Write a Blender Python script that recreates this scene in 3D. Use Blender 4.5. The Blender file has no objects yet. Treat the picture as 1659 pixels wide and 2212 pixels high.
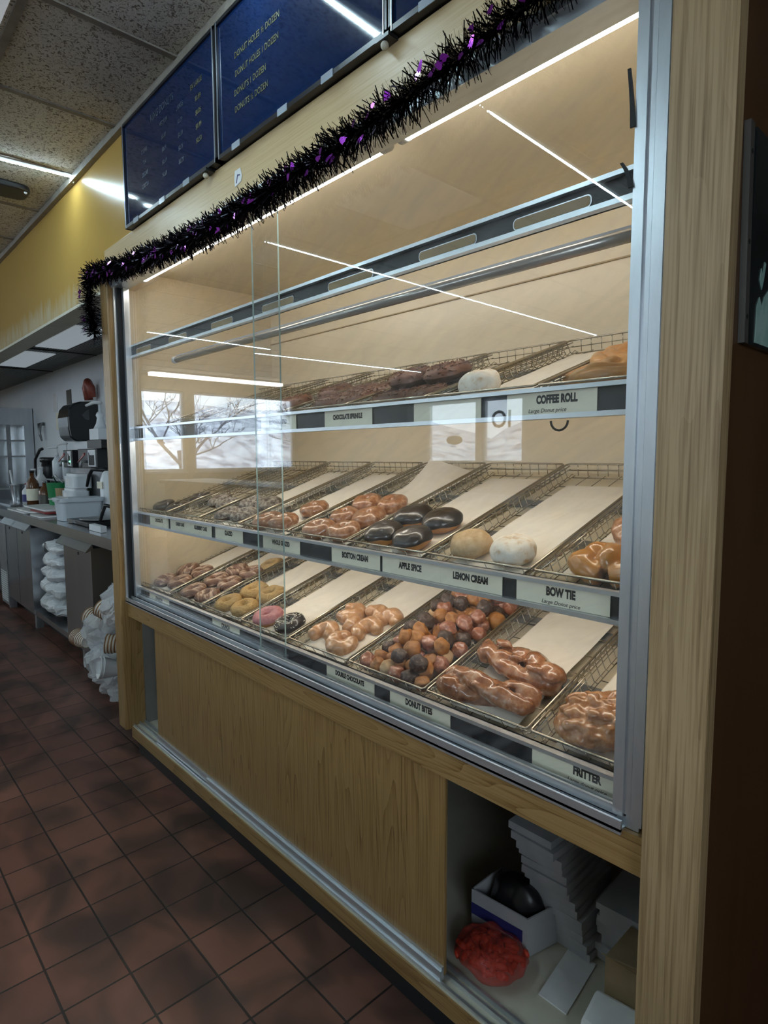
import bpy, math, random
from mathutils import Vector, Matrix, noise
random.seed(7)
S = bpy.context.scene
COL = S.collection
PI = math.pi

# ------------------------------------------------------------------ camera
cam_d = bpy.data.cameras.new('camera')
cam = bpy.data.objects.new('camera', cam_d)
COL.objects.link(cam)
cam_d.sensor_fit = 'HORIZONTAL'
cam_d.sensor_width = 36.0
cam_d.lens = 1312.516 / 1659.0 * 36.0
cam_d.clip_start = 0.02
_y, _p, _r = math.radians(47.19138), math.radians(-5.30057), math.radians(-0.20233)
_f = Vector((-math.sin(_y) * math.cos(_p), math.cos(_y) * math.cos(_p), math.sin(_p)))
_x = Vector((math.cos(_y), math.sin(_y), 0))
_u = _x.cross(_f)
_X = math.cos(_r) * _x + math.sin(_r) * _u
_U = -math.sin(_r) * _x + math.cos(_r) * _u
cam.matrix_world = Matrix(((_X.x, _U.x, -_f.x, 2.53178), (_X.y, _U.y, -_f.y, -0.96799), (_X.z, _U.z, -_f.z, 1.35426), (0, 0, 0, 1)))
S.camera = cam

# ------------------------------------------------------------------ view, world, light levels
S.view_settings.view_transform = 'Standard'
S.view_settings.look = 'None'
S.view_settings.gamma = 1.0
S.view_settings.use_curve_mapping = False
S.view_settings.exposure = 0.8
try:
    S.cycles.use_denoising = True
    S.cycles.max_bounces = 10
    S.cycles.diffuse_bounces = 5
    S.cycles.glossy_bounces = 5
    S.cycles.transparent_max_bounces = 32
    S.cycles.sample_clamp_indirect = 6.0
    S.cycles.caustics_reflective = False
    S.cycles.caustics_refractive = False
except Exception:
    pass
SKY = 4.6            # daylight outside
TUBE = 9.0           # fluorescent tubes at the top of the case
SHELF_TUBE = 8.5     # tubes tucked behind the shelf lips
LED = 130.0           # led strips on the ceiling
SOFFIT = 0.13         # added glow panels standing in for the streak on the soffit
FIXT = 7.0           # fluorescent ceiling fixtures
w = bpy.data.worlds.new('world')
S.world = w
w.use_nodes = True
bg = w.node_tree.nodes['Background']
bg.inputs[0].default_value = (0.74, 0.87, 1.0, 1)
bg.inputs[1].default_value = SKY

def portal(name, loc, rot, sx, sy):
    l = bpy.data.lights.new(name, 'AREA')
    l.shape = 'RECTANGLE'; l.size = sx; l.size_y = sy
    o = bpy.data.objects.new(name, l); COL.objects.link(o)
    o.location = loc; o.rotation_euler = rot
    try: l.cycles.is_portal = True
    except Exception: pass
portal('daylight_portal', (-7.62, -3.21, 1.78), (0, -PI / 2, 0), 1.36, 0.78)
portal('daylight_portal', (-7.62, -4.83, 1.78), (0, -PI / 2, 0), 1.36, 2.14)
portal('daylight_portal', (-3.98, -6.62, 1.75), (PI / 2, 0, 0), 1.05, 1.0)
portal('daylight_portal', (2.45, -6.62, 1.95), (PI / 2, 0, 0), 3.7, 1.1)  # portal of the added storefront window
portal('daylight_portal', (4.72, -2.2, 1.8), (0, PI / 2, 0), 1.2, 1.8)  # portal of the added side window
portal('daylight_portal', (-2.98, -6.62, 1.75), (PI / 2, 0, 0), 0.75, 1.0)

# ------------------------------------------------------------------ materials
def nt(name):
    m = bpy.data.materials.new(name); m.use_nodes = True
    return m, m.node_tree.nodes, m.node_tree.links, m.node_tree.nodes['Principled BSDF']

def mat(name, c, rough=0.5, metal=0.0, emit=0.0, ecol=None, coat=0.0, spec=0.5, sss=0.0):
    m, N, L, b = nt(name)
    b.inputs['Base Color'].default_value = (*c, 1)
    b.inputs['Roughness'].default_value = rough
    b.inputs['Metallic'].default_value = metal
    b.inputs['Specular IOR Level'].default_value = spec
    b.inputs['Coat Weight'].default_value = coat
    b.inputs['Coat Roughness'].default_value = 0.15
    if sss:
        b.inputs['Subsurface Weight'].default_value = sss
        b.inputs['Subsurface Radius'].default_value = (0.02, 0.01, 0.006)
    if emit:
        b.inputs['Emission Color'].default_value = (*(ecol or c), 1)
        b.inputs['Emission Strength'].default_value = emit
    return m

def ramp(N, L, src, stops):
    r = N.new('ShaderNodeValToRGB')
    L.new(src, r.inputs[0])
    e = r.color_ramp.elements
    while len(e) < len(stops): e.new(0.5)
    for k, (p, c) in enumerate(stops):
        e[k].position = p; e[k].color = (*c, 1)
    return r.outputs[0]

def coords(N, L, scale=(1, 1, 1), loc=(0, 0, 0), rot=(0, 0, 0)):
    t = N.new('ShaderNodeTexCoord'); mp = N.new('ShaderNodeMapping')
    mp.inputs['Scale'].default_value = scale; mp.inputs['Location'].default_value = loc; mp.inputs['Rotation'].default_value = rot
    L.new(t.outputs['Object'], mp.inputs['Vector'])
    return mp.outputs['Vector']

def ntex(N, L, vec, scale, detail=4, rough=0.55, dist=0.0):
    n = N.new('ShaderNodeTexNoise')
    n.inputs['Scale'].default_value = scale; n.inputs['Detail'].default_value = detail
    n.inputs['Roughness'].default_value = rough; n.inputs['Distortion'].default_value = dist
    L.new(vec, n.inputs['Vector'])
    return n.outputs['Fac']

def bump(N, L, b, src, strength, dist=0.01):
    bn = N.new('ShaderNodeBump')
    bn.inputs['Strength'].default_value = strength; bn.inputs['Distance'].default_value = dist
    L.new(src, bn.inputs['Height']); L.new(bn.outputs[0], b.inputs['Normal'])

def noisy(name, stops, scale=20, sc=(1, 1, 1), rough=0.5, metal=0.0, detail=4, bmp=0.0, bd=0.004, coat=0.0, spec=0.5, dist=0.0, sss=0.0):
    m, N, L, b = nt(name)
    v = coords(N, L, sc)
    f = ntex(N, L, v, scale, detail, 0.6, dist)
    L.new(ramp(N, L, f, stops), b.inputs['Base Color'])
    b.inputs['Roughness'].default_value = rough; b.inputs['Metallic'].default_value = metal
    b.inputs['Coat Weight'].default_value = coat; b.inputs['Specular IOR Level'].default_value = spec
    if sss:
        b.inputs['Subsurface Weight'].default_value = sss
        b.inputs['Subsurface Radius'].default_value = (0.02, 0.01, 0.006)
    if bmp: bump(N, L, b, f, bmp, bd)
    return m

def wood(name, axis, c1, c2, c3, grain=1.0, rough=0.38):
    """oak laminate: fine pores running along `axis` over broad cathedral bands"""
    m, N, L, b = nt(name)
    fine = [210, 210, 210]; fine[axis] = 4
    broad = [11, 11, 11]; broad[axis] = 0.7
    f1 = ntex(N, L, coords(N, L, fine), 1.0, 3, 0.6)
    bn_ = ntex(N, L, coords(N, L, broad), 1.0, 1.0, 0.35, 0.0)
    wv = N.new('ShaderNodeMath'); wv.operation = 'MULTIPLY'; wv.inputs[1].default_value = 26.0
    L.new(bn_, wv.inputs[0])
    pp = N.new('ShaderNodeMath'); pp.operation = 'FRACT'; L.new(wv.outputs[0], pp.inputs[0])
    pw = N.new('ShaderNodeMath'); pw.operation = 'POWER'; pw.inputs[1].default_value = 0.55; L.new(pp.outputs[0], pw.inputs[0])
    mx = N.new('ShaderNodeMath'); mx.operation = 'MULTIPLY_ADD'
    mx.inputs[1].default_value = 0.30 * grain
    L.new(pw.outputs[0], mx.inputs[0])
    ms = N.new('ShaderNodeMath'); ms.operation = 'MULTIPLY_ADD'; ms.inputs[1].default_value = 0.85; ms.inputs[2].default_value = 0.08 + 0.22 * (1 - grain)
    L.new(f1, ms.inputs[0]); L.new(ms.outputs[0], mx.inputs[2])
    L.new(ramp(N, L, mx.outputs[0], [(0.44, c3), (0.60, c2), (0.80, c1)]), b.inputs['Base Color'])
    b.inputs['Roughness'].default_value = rough
    bump(N, L, b, f1, 0.12, 0.001)
    return m

OAK = ((0.33, 0.205, 0.082), (0.265, 0.155, 0.054), (0.165, 0.087, 0.027))
M = {}
M['oak_v'] = wood('oak_vertical', 2, *OAK)
M['oak_h'] = wood('oak_horizontal', 0, *OAK)
M['oak_post'] = wood('oak_post', 2, (0.40, 0.28, 0.150), (0.26, 0.168, 0.08), (0.11, 0.062, 0.024), grain=0.2)
M['oak_head'] = wood('oak_header', 0, (0.60, 0.44, 0.24), (0.54, 0.38, 0.19), (0.45, 0.3, 0.14), grain=0.3)
M['beige'] = noisy('beige_laminate', [(0.3, (0.66, 0.57, 0.41)), (0.7, (0.71, 0.62, 0.45))], 3, rough=0.32)
M['beige_gloss'] = noisy('glossy_beige_lining', [(0.3, (0.62, 0.52, 0.36)), (0.7, (0.67, 0.57, 0.40))], 3, rough=0.16, spec=0.7)
M['cream'] = noisy('cream_panel', [(0.3, (0.50, 0.47, 0.38)), (0.7, (0.58, 0.55, 0.45))], 8, rough=0.5)
M['brown'] = noisy('brown_laminate', [(0.3, (0.060, 0.026, 0.009)), (0.7, (0.085, 0.037, 0.013))], 3, sc=(6, 6, 0.6), rough=0.42)
M['alu'] = noisy('brushed_aluminium', [(0.3, (0.62, 0.66, 0.70)), (0.7, (0.74, 0.78, 0.82))], 30, sc=(0.2, 1, 1), rough=0.33, metal=0.85)
M['alu_v'] = noisy('brushed_aluminium_upright', [(0.3, (0.62, 0.66, 0.70)), (0.7, (0.74, 0.78, 0.82))], 30, sc=(1, 1, 0.2), rough=0.33, metal=0.85)
M['steel'] = noisy('stainless_steel', [(0.3, (0.45, 0.47, 0.50)), (0.7, (0.52, 0.545, 0.57))], 14, sc=(1, 1, 0.12), rough=0.24, metal=0.95)
M['steel_dark'] = noisy('worn_steel', [(0.3, (0.22, 0.23, 0.24)), (0.7, (0.36, 0.37, 0.38))], 8, rough=0.42, metal=0.8)
M['wire'] = mat('nickel_wire', (0.40, 0.36, 0.29), 0.25, 0.92)
M['black'] = mat('black_plastic', (0.012, 0.012, 0.014), 0.35)
M['black_m'] = mat('black_insert', (0.018, 0.019, 0.022), 0.45)
M['rubber'] = mat('black_rubber', (0.01, 0.01, 0.011), 0.7)
M['card'] = noisy('price_card', [(0.3, (0.80, 0.76, 0.60)), (0.7, (0.86, 0.82, 0.66))], 6, rough=0.5)
M['ink'] = mat('black_ink', (0.012, 0.011, 0.01), 0.6)
M['pen'] = mat('marker_ink', (0.03, 0.03, 0.03), 0.6)
M['paper'] = noisy('parchment_paper', [(0.3, (0.76, 0.70, 0.60)), (0.7, (0.83, 0.78, 0.69))], 14, rough=0.7, bmp=0.15)
M['white'] = mat('white_plastic', (0.72, 0.74, 0.76), 0.35)
M['white_p'] = noisy('white_paperboard', [(0.3, (0.66, 0.66, 0.66)), (0.7, (0.78, 0.78, 0.78))], 9, rough=0.7)
M['tub'] = mat('translucent_tub', (0.55, 0.60, 0.66), 0.4)
M['cardboard'] = noisy('cardboard', [(0.3, (0.33, 0.24, 0.13)), (0.7, (0.42, 0.31, 0.18))], 9, rough=0.8)
M['green'] = mat('green_plastic', (0.02, 0.22, 0.08), 0.4)
M['red'] = mat('red_plastic', (0.22, 0.01, 0.012), 0.35)
M['blue'] = mat('blue_print', (0.03, 0.03, 0.16), 0.5)
M['navy'] = noisy('navy_board', [(0.25, (0.003, 0.011, 0.042)), (0.75, (0.005, 0.022, 0.088))], 1.6, rough=0.06, spec=0.8)
M['gold'] = mat('faded_gold_lettering', (0.13, 0.12, 0.045), 0.5)
M['dim'] = mat('faded_grey_lettering', (0.045, 0.06, 0.085), 0.5)
M['tape'] = mat('clear_tape', (0.35, 0.40, 0.45), 0.2)
M['tube'] = mat('fluorescent_tube', (1, 1, 1), 0.3, emit=TUBE, ecol=(1.0, 0.95, 0.87))
M['tube_s'] = mat('shelf_tube', (1, 1, 1), 0.3, emit=SHELF_TUBE, ecol=(1.0, 0.95, 0.86))
M['tube_c'] = mat('ceiling_tube', (1, 1, 1), 0.3, emit=FIXT, ecol=(1.0, 0.96, 0.9))
M['troffer'] = mat('troffer_diffuser', (0.8, 0.8, 0.8), 0.3, emit=0.9, ecol=(0.86, 0.93, 1.0))
M['led'] = mat('led_diode', (1, 1, 1), 0.3, emit=LED, ecol=(0.66, 0.90, 1.0))
M['ledbase'] = mat('led_strip_base', (0.75, 0.80, 0.82), 0.4, emit=0.5, ecol=(0.72, 0.92, 1.0))
M['tube_off'] = mat('unlit_tube', (0.45, 0.43, 0.40), 0.22, metal=0.5)
M['wallwhite'] = noisy('white_wall', [(0.3, (0.70, 0.73, 0.76)), (0.7, (0.77, 0.80, 0.83))], 2, rough=0.55)
M['roomwall'] = noisy('room_wall', [(0.3, (0.50, 0.44, 0.32)), (0.7, (0.56, 0.50, 0.37))], 2, rough=0.7)
M['darkwall'] = mat('dark_wall', (0.10, 0.08, 0.06), 0.8)
M['clearplastic'] = mat('bright_plastic', (0.70, 0.74, 0.78), 0.25)
M['amber'] = mat('amber_syrup', (0.12, 0.05, 0.02), 0.15)
M['poster_dark'] = noisy('poster_dark', [(0.4, (0.008, 0.011, 0.012)), (0.6, (0.02, 0.024, 0.025))], 12, rough=0.15)
M['poster_aqua'] = noisy('poster_aqua', [(0.4, (0.22, 0.38, 0.34)), (0.6, (0.34, 0.50, 0.45))], 20, rough=0.25)
M['strip'] = mat('frame_strip', (0.075, 0.07, 0.06), 0.4, 0.2)
M['shaded_lining'] = noisy('shaded_cream_lining', [(0.3, (0.17, 0.17, 0.15)), (0.7, (0.22, 0.22, 0.20))], 6, rough=0.7)  # cream lining darkened in colour to carry the cupboard's shade
M['box_shaded'] = noisy('shaded_white_board', [(0.3, (0.36, 0.37, 0.39)), (0.7, (0.46, 0.47, 0.49))], 9, rough=0.75)  # white board darkened in colour for the shade inside the cupboard
M['snow'] = noisy('snow', [(0.38, (0.30, 0.30, 0.36)), (0.5, (0.62, 0.64, 0.70)), (0.62, (0.86, 0.88, 0.92))], 1.6, rough=0.8, detail=8)
M['bark'] = mat('bark', (0.16, 0.14, 0.15), 0.9)

def glass(name, haze=0.03):
    m = bpy.data.materials.new(name); m.use_nodes = True
    N, L = m.node_tree.nodes, m.node_tree.links
    N.clear()
    out = N.new('ShaderNodeOutputMaterial')
    tr = N.new('ShaderNodeBsdfTransparent'); tr.inputs[0].default_value = (0.985, 0.990, 0.985, 1)
    gl = N.new('ShaderNodeBsdfGlossy'); gl.inputs['Roughness'].default_value = 0.0
    lw = N.new('ShaderNodeLayerWeight'); lw.inputs[0].default_value = 0.5
    pw = N.new('ShaderNodeMath'); pw.operation = 'POWER'; pw.inputs[1].default_value = 5
    L.new(lw.outputs['Facing'], pw.inputs[0])
    ma = N.new('ShaderNodeMath'); ma.operation = 'MULTIPLY_ADD'; ma.inputs[1].default_value = 0.957; ma.inputs[2].default_value = 0.043
    L.new(pw.outputs[0], ma.inputs[0])
    mix = N.new('ShaderNodeMixShader')
    L.new(ma.outputs[0], mix.inputs[0]); L.new(tr.outputs[0], mix.inputs[1]); L.new(gl.outputs[0], mix.inputs[2])
    if haze:
        df = N.new('ShaderNodeBsdfDiffuse'); df.inputs[0].default_value = (0.8, 0.82, 0.85, 1)
        v = coords(N, L, (1, 1, 1), rot=(0, 0.5, 0))
        v2 = N.new('ShaderNodeMapping'); v2.inputs['Scale'].default_value = (2.5, 1, 14)
        L.new(v, v2.inputs['Vector'])
        f = ntex(N, L, v2.outputs[0], 2.2, 6, 0.7, 1.2)
        rr = ramp(N, L, f, [(0.42, (0, 0, 0)), (0.75, (haze * 2, haze * 2, haze * 2))])
        mix2 = N.new('ShaderNodeMixShader')
        L.new(rr, mix2.inputs[0]); L.new(mix.outputs[0], mix2.inputs[1]); L.new(df.outputs[0], mix2.inputs[2])
        L.new(mix2.outputs[0], out.inputs[0])
    else:
        L.new(mix.outputs[0], out.inputs[0])
    return m
M['glass'] = glass('case_glass', 0.025)
M['glass_clean'] = glass('window_glass', 0.0)
M['glass_edge'] = mat('green_glass_edge', (0.45, 0.62, 0.60), 0.2)

def plastic_film(name, tint=(0.86, 0.89, 0.92), op=0.45):
    m = bpy.data.materials.new(name); m.use_nodes = True
    N, L = m.node_tree.nodes, m.node_tree.links
    b = N['Principled BSDF']
    b.inputs['Base Color'].default_value = (*tint, 1); b.inputs['Roughness'].default_value = 0.18
    v = coords(N, L); f = ntex(N, L, v, 26, 5, 0.6, 1.0)
    bump(N, L, b, f, 0.9, 0.012)
    tr = N.new('ShaderNodeBsdfTransparent'); mx = N.new('ShaderNodeMixShader'); mx.inputs[0].default_value = op
    out = N['Material Output']
    L.new(tr.outputs[0], mx.inputs[1]); L.new(b.outputs[0], mx.inputs[2]); L.new(mx.outputs[0], out.inputs[0])
    return m
M['film'] = plastic_film('clear_plastic_film')
M['bagfilm'] = plastic_film('milky_plastic_bag', op=0.9)
M['redfilm'] = plastic_film('red_bag_film', (0.5, 0.06, 0.04), 0.5)

def floor_mat():
    m, N, L, b = nt('quarry_tile')
    v = coords(N, L, (1, 1, 1), (0.0, 0.7815, 0))
    br = N.new('ShaderNodeTexBrick')
    br.offset = 0.0; br.squash = 1.0
    br.inputs['Scale'].default_value = 1.0
    br.inputs['Brick Width'].default_value = 0.165; br.inputs['Row Height'].default_value = 0.1639
    br.inputs['Mortar Size'].default_value = 0.0032; br.inputs['Mortar Smooth'].default_value = 0.25
    br.inputs['Bias'].default_value = 0.0
    br.inputs['Color1'].default_value = (0.135, 0.056, 0.040, 1)
    br.inputs['Color2'].default_value = (0.200, 0.088, 0.060, 1)
    br.inputs['Mortar'].default_value = (0.020, 0.013, 0.011, 1)
    L.new(v, br.inputs['Vector'])
    # flashed dark firing marks on the tiles
    f = ntex(N, L, coords(N, L, (3.2, 5.0, 1)), 1.0, 2, 0.5, 0.6)
    rr = ramp(N, L, f, [(0.42, (1, 1, 1)), (0.64, (0.34, 0.40, 0.42))])
    mx = N.new('ShaderNodeMix'); mx.data_type = 'RGBA'; mx.blend_type = 'MULTIPLY'; mx.inputs[0].default_value = 1.0
    L.new(br.outputs['Color'], mx.inputs[6]); L.new(rr, mx.inputs[7])
    L.new(mx.outputs[2], b.inputs['Base Color'])
    b.inputs['Roughness'].default_value = 0.42
    iv = N.new('ShaderNodeMath'); iv.operation = 'SUBTRACT'; iv.inputs[0].default_value = 1.0
    L.new(br.outputs['Fac'], iv.inputs[1])
    g = ntex(N, L, coords(N, L), 120, 3)
    ad = N.new('ShaderNodeMath'); ad.operation = 'MULTIPLY_ADD'; ad.inputs[1].default_value = 0.12
    L.new(g, ad.inputs[0]); L.new(iv.outputs[0], ad.inputs[2])
    bump(N, L, b, ad.outputs[0], 0.5, 0.003)
    return m
M['floor'] = floor_mat()

def ceiling_mat():
    m, N, L, b = nt('acoustic_tile')
    v = coords(N, L)
    n1 = ntex(N, L, v, 75, 3, 0.6, 1.5)
    pits = ramp(N, L, n1, [(0.40, (0.30, 0.27, 0.23)), (0.47, (1, 1, 1))])
    n2 = ntex(N, L, v, 2.3, 4)
    base = ramp(N, L, n2, [(0.35, (0.58, 0.54, 0.46)), (0.65, (0.72, 0.69, 0.63))])
    mx = N.new('ShaderNodeMix'); mx.data_type = 'RGBA'; mx.blend_type = 'MULTIPLY'; mx.inputs[0].default_value = 1.0
    L.new(base, mx.inputs[6]); L.new(pits, mx.inputs[7])
    L.new(mx.outputs[2], b.inputs['Base Color'])
    b.inputs['Roughness'].default_value = 0.9
    bump(N, L, b, n1, 0.5, 0.004)
    return m
M['ceil'] = ceiling_mat()
M['tbar'] = noisy('ceiling_grid', [(0.3, (0.20, 0.17, 0.14)), (0.7, (0.28, 0.25, 0.21))], 20, rough=0.6)

def yellow_mat():
    m, N, L, b = nt('yellow_gloss_wall')
    v = coords(N, L, (1, 1, 1))
    n = ntex(N, L, coords(N, L, (9, 1, 1.6)), 2.2, 5, 0.65, 0.4)
    sx = N.new('ShaderNodeSeparateXYZ'); t = N.new('ShaderNodeTexCoord'); L.new(t.outputs['Object'], sx.inputs[0])
    # scuffed band along the bulkhead foot, with a whitish gloss blur painted in
    mr = N.new('ShaderNodeMapRange'); mr.inputs[1].default_value = 2.34; mr.inputs[2].default_value = 2.12
    L.new(sx.outputs['Z'], mr.inputs[0])
    ml = N.new('ShaderNodeMath'); ml.operation = 'MULTIPLY'; L.new(mr.outputs[0], ml.inputs[0]); L.new(n, ml.inputs[1])
    c = ramp(N, L, ml.outputs[0], [(0.28, (0.50, 0.305, 0.075)), (0.52, (0.56, 0.45, 0.27))])
    L.new(c, b.inputs['Base Color'])
    b.inputs['Roughness'].default_value = 0.26
    return m
M['yellow'] = yellow_mat()

# pastry materials
M['dough'] = noisy('fried_dough', [(0.3, (0.50, 0.20, 0.045)), (0.7, (0.62, 0.30, 0.08))], 40, rough=0.5, bmp=0.2)
M['glaze'] = noisy('glazed_brown', [(0.30, (0.20, 0.075, 0.030)), (0.5, (0.36, 0.155, 0.070)), (0.68, (0.56, 0.34, 0.22))], 75, rough=0.28, bmp=0.25, coat=0.5, detail=5)
M['glaze_p'] = noisy('glazed_pale', [(0.30, (0.40, 0.18, 0.07)), (0.5, (0.50, 0.26, 0.12)), (0.80, (0.70, 0.50, 0.36))], 55, rough=0.3, bmp=0.25, coat=0.5, detail=5)
M['twist'] = noisy('glazed_dark_twist', [(0.30, (0.15, 0.045, 0.016)), (0.5, (0.30, 0.115, 0.045)), (0.80, (0.58, 0.38, 0.26))], 45, rough=0.25, bmp=0.35, coat=0.6, detail=6)
M['fritter'] = noisy('glazed_fritter', [(0.30, (0.24, 0.085, 0.028)), (0.5, (0.40, 0.18, 0.072)), (0.80, (0.62, 0.42, 0.27))], 55, rough=0.27, bmp=0.35, coat=0.5, detail=6)
M['bowtie'] = noisy('golden_glaze', [(0.25, (0.45, 0.17, 0.03)), (0.6, (0.56, 0.25, 0.06)), (0.85, (0.70, 0.45, 0.22))], 26, rough=0.26, bmp=0.2, coat=0.5)
M['choc'] = noisy('chocolate_icing', [(0.3, (0.010, 0.007, 0.006)), (0.7, (0.035, 0.024, 0.02))], 24, rough=0.3, bmp=0.35, coat=0.4)
M['choc_b'] = noisy('chocolate_cake', [(0.3, (0.035, 0.016, 0.010)), (0.7, (0.09, 0.04, 0.022))], 60, rough=0.55, bmp=0.5)
M['sprk'] = noisy('chocolate_sprinkle', [(0.3, (0.11, 0.045, 0.026)), (0.7, (0.20, 0.09, 0.055))], 80, rough=0.45)
M['spice'] = noisy('sugar_spice_dust', [(0.3, (0.46, 0.29, 0.13)), (0.7, (0.64, 0.47, 0.28))], 60, rough=0.85, bmp=0.3, detail=6)
M['powder'] = noisy('powdered_sugar', [(0.30, (0.62, 0.40, 0.20)), (0.47, (0.82, 0.74, 0.62)), (0.7, (0.88, 0.84, 0.76))], 48, rough=0.9, bmp=0.4, detail=7)
M['crunch'] = noisy('crunch_topping', [(0.3, (0.36, 0.21, 0.07)), (0.6, (0.50, 0.33, 0.13)), (0.85, (0.66, 0.50, 0.26))], 130, rough=0.75, bmp=0.9, bd=0.006)
M['pink'] = noisy('pink_icing', [(0.35, (0.45, 0.13, 0.14)), (0.6, (0.60, 0.25, 0.26)), (0.8, (0.22, 0.05, 0.06))], 110, rough=0.45, bmp=0.6)
M['cinnamon'] = noisy('drizzled_brown_icing', [(0.35, (0.10, 0.045, 0.03)), (0.52, (0.22, 0.11, 0.07)), (0.66, (0.58, 0.44, 0.33))], 34, sc=(3, 0.6, 1), rough=0.4, bmp=0.4, detail=3, dist=0.8)
M['coconut'] = noisy('coconut_iced', [(0.4, (0.08, 0.05, 0.04)), (0.6, (0.42, 0.37, 0.31))], 80, rough=0.7, bmp=0.7)
M['bite_o'] = noisy('plain_bite', [(0.3, (0.27, 0.10, 0.028)), (0.7, (0.44, 0.20, 0.06))], 80, rough=0.5, bmp=0.4)
M['bite_d'] = noisy('dark_bite', [(0.3, (0.035, 0.020, 0.014)), (0.55, (0.085, 0.052, 0.040)), (0.75, (0.32, 0.24, 0.19))], 120, rough=0.5, bmp=0.5, detail=6)
M['bite_p'] = noisy('glazed_red_bite', [(0.25, (0.18, 0.05, 0.028)), (0.55, (0.34, 0.13, 0.075)), (0.75, (0.60, 0.42, 0.33))], 110, rough=0.35, bmp=0.4, coat=0.4, detail=6)
M['bite_t'] = noisy('pale_sugar_bite', [(0.3, (0.44, 0.25, 0.11)), (0.7, (0.62, 0.44, 0.26))], 60, rough=0.6, bmp=0.4)
M['roll'] = noisy('coffee_roll', [(0.3, (0.46, 0.19, 0.05)), (0.7, (0.66, 0.36, 0.13))], 22, sc=(1, 1, 4), rough=0.35, bmp=0.3, coat=0.3)
M['foil'] = mat('black_foil', (0.012, 0.010, 0.016), 0.16, 0.75)
M['foil_p'] = mat('purple_foil', (0.30, 0.03, 0.42), 0.18, 0.85)

# ------------------------------------------------------------------ mesh builder
class MB:
    def __init__(s): s.v = []; s.f = []; s.m = []
    def add(s, vs, fs, mi=0):
        o = len(s.v); s.v += [tuple(p) for p in vs]
        s.f += [tuple(i + o for i in f) for f in fs]; s.m += [mi] * len(fs)
        return s
    def box(s, x0, x1, y0, y1, z0, z1, mi=0):
        x0, x1 = min(x0, x1), max(x0, x1); y0, y1 = min(y0, y1), max(y0, y1); z0, z1 = min(z0, z1), max(z0, z1)
        return s.add([(x0, y0, z0), (x1, y0, z0), (x1, y1, z0), (x0, y1, z0), (x0, y0, z1), (x1, y0, z1), (x1, y1, z1), (x0, y1, z1)],
                     [(0, 3, 2, 1), (4, 5, 6, 7), (0, 1, 5, 4), (1, 2, 6, 5), (2, 3, 7, 6), (3, 0, 4, 7)], mi)
    def hexa(s, b4, t4, mi=0):
        return s.add(list(b4) + list(t4), [(0, 3, 2, 1), (4, 5, 6, 7), (0, 1, 5, 4), (1, 2, 6, 5), (2, 3, 7, 6), (3, 0, 4, 7)], mi)
    def prism(s, poly, axis, a0, a1, mi=0):
        """polygon in the two other axes extruded along axis"""
        n = len(poly)
        def P(q, a):
            r = [q[0], q[1]]; r.insert(axis, a); return tuple(r)
        vs = [P(q, a0) for q in poly] + [P(q, a1) for q in poly]
        return s.add(vs, [tuple(range(n))[::-1], tuple(range(n, 2 * n))] + [(i, (i + 1) % n, n + (i + 1) % n, n + i) for i in range(n)], mi)
    def tube(s, pts, r, n=6, mi=0, closed=False, caps=True):
        pts = [Vector(p) for p in pts]; N = len(pts)
        rs = r if isinstance(r, (list, tuple)) else [r] * N
        vs = []; up = None
        for i, p in enumerate(pts):
            a = pts[(i + 1) % N] if (closed or i < N - 1) else p
            b = pts[i - 1] if (closed or i > 0) else p
            t = (a - b)
            if t.length < 1e-9: t = Vector((0, 0, 1))
            t.normalize()
            if up is None:
                up = Vector((0, 0, 1)) if abs(t.z) < 0.9 else Vector((1, 0, 0))
            sd = t.cross(up)
            if sd.length < 1e-6: sd = t.cross(Vector((0, 1, 0)))
            sd.normalize(); up = sd.cross(t).normalized()
            for k in range(n):
                q = 2 * PI * k / n
                vs.append(p + rs[i] * (math.cos(q) * sd + math.sin(q) * up))
        fs = []
        for i in range(N if closed else N - 1):
            j = (i + 1) % N
            for k in range(n):
                l = (k + 1) % n
                fs.append((i * n + k, j * n + k, j * n + l, i * n + l))
        if caps and not closed:
            fs.append(tuple(range(n))); fs.append(tuple(range((N - 1) * n, N * n))[::-1])
        return s.add(vs, fs, mi)
    def lathe(s, prof, c, n=20, mi=0, axis=2, caps=True):
        """prof: (radius, height) pairs around an axis through c"""
        vs = []
        for r, h in prof:
            for k in range(n):
                q = 2 * PI * k / n
                p = [r * math.cos(q), r * math.sin(q)]; p.insert(axis, h)
                vs.append((c[0] + p[0], c[1] + p[1], c[2] + p[2]))
        fs = []
        for i in range(len(prof) - 1):
            for k in range(n):
                l = (k + 1) % n
                fs.append((i * n + k, i * n + l, (i + 1) * n + l, (i + 1) * n + k))
        if caps:
            fs.append(tuple(range(n))[::-1]); fs.append(tuple(range((len(prof) - 1) * n, len(prof) * n)))
        return s.add(vs, fs, mi)
    def quad(s, a, b, c, d, mi=0): return s.add([a, b, c, d], [(0, 1, 2, 3)], mi)
    def mesh(s, name, off=(0, 0, 0), smooth=False):
        me = bpy.data.meshes.new(name)
        o = Vector(off)
        me.from_pydata([tuple(Vector(p) - o) for p in s.v], [], s.f)
        for i, p in enumerate(me.polygons):
            p.material_index = s.m[i]; p.use_smooth = smooth
        me.update()
        return me
    def build(s, name, mats, parent=None, origin=None, smooth=False, local=False):
        """parent given: verts are world coordinates unless local=True; origin: base point of a top-level mesh"""
        off = (0, 0, 0)
        if parent is not None and not local: off = wloc(parent)
        elif origin is not None: off = origin
        me = s.mesh(name, off, smooth)
        for m_ in (mats if isinstance(mats, (list, tuple)) else [mats]):
            me.materials.append(M[m_] if isinstance(m_, str) else m_)
        o = bpy.data.objects.new(name, me); COL.objects.link(o)
        if parent is not None: o.parent = parent
        elif origin is not None: o.location = origin
        return o

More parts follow.
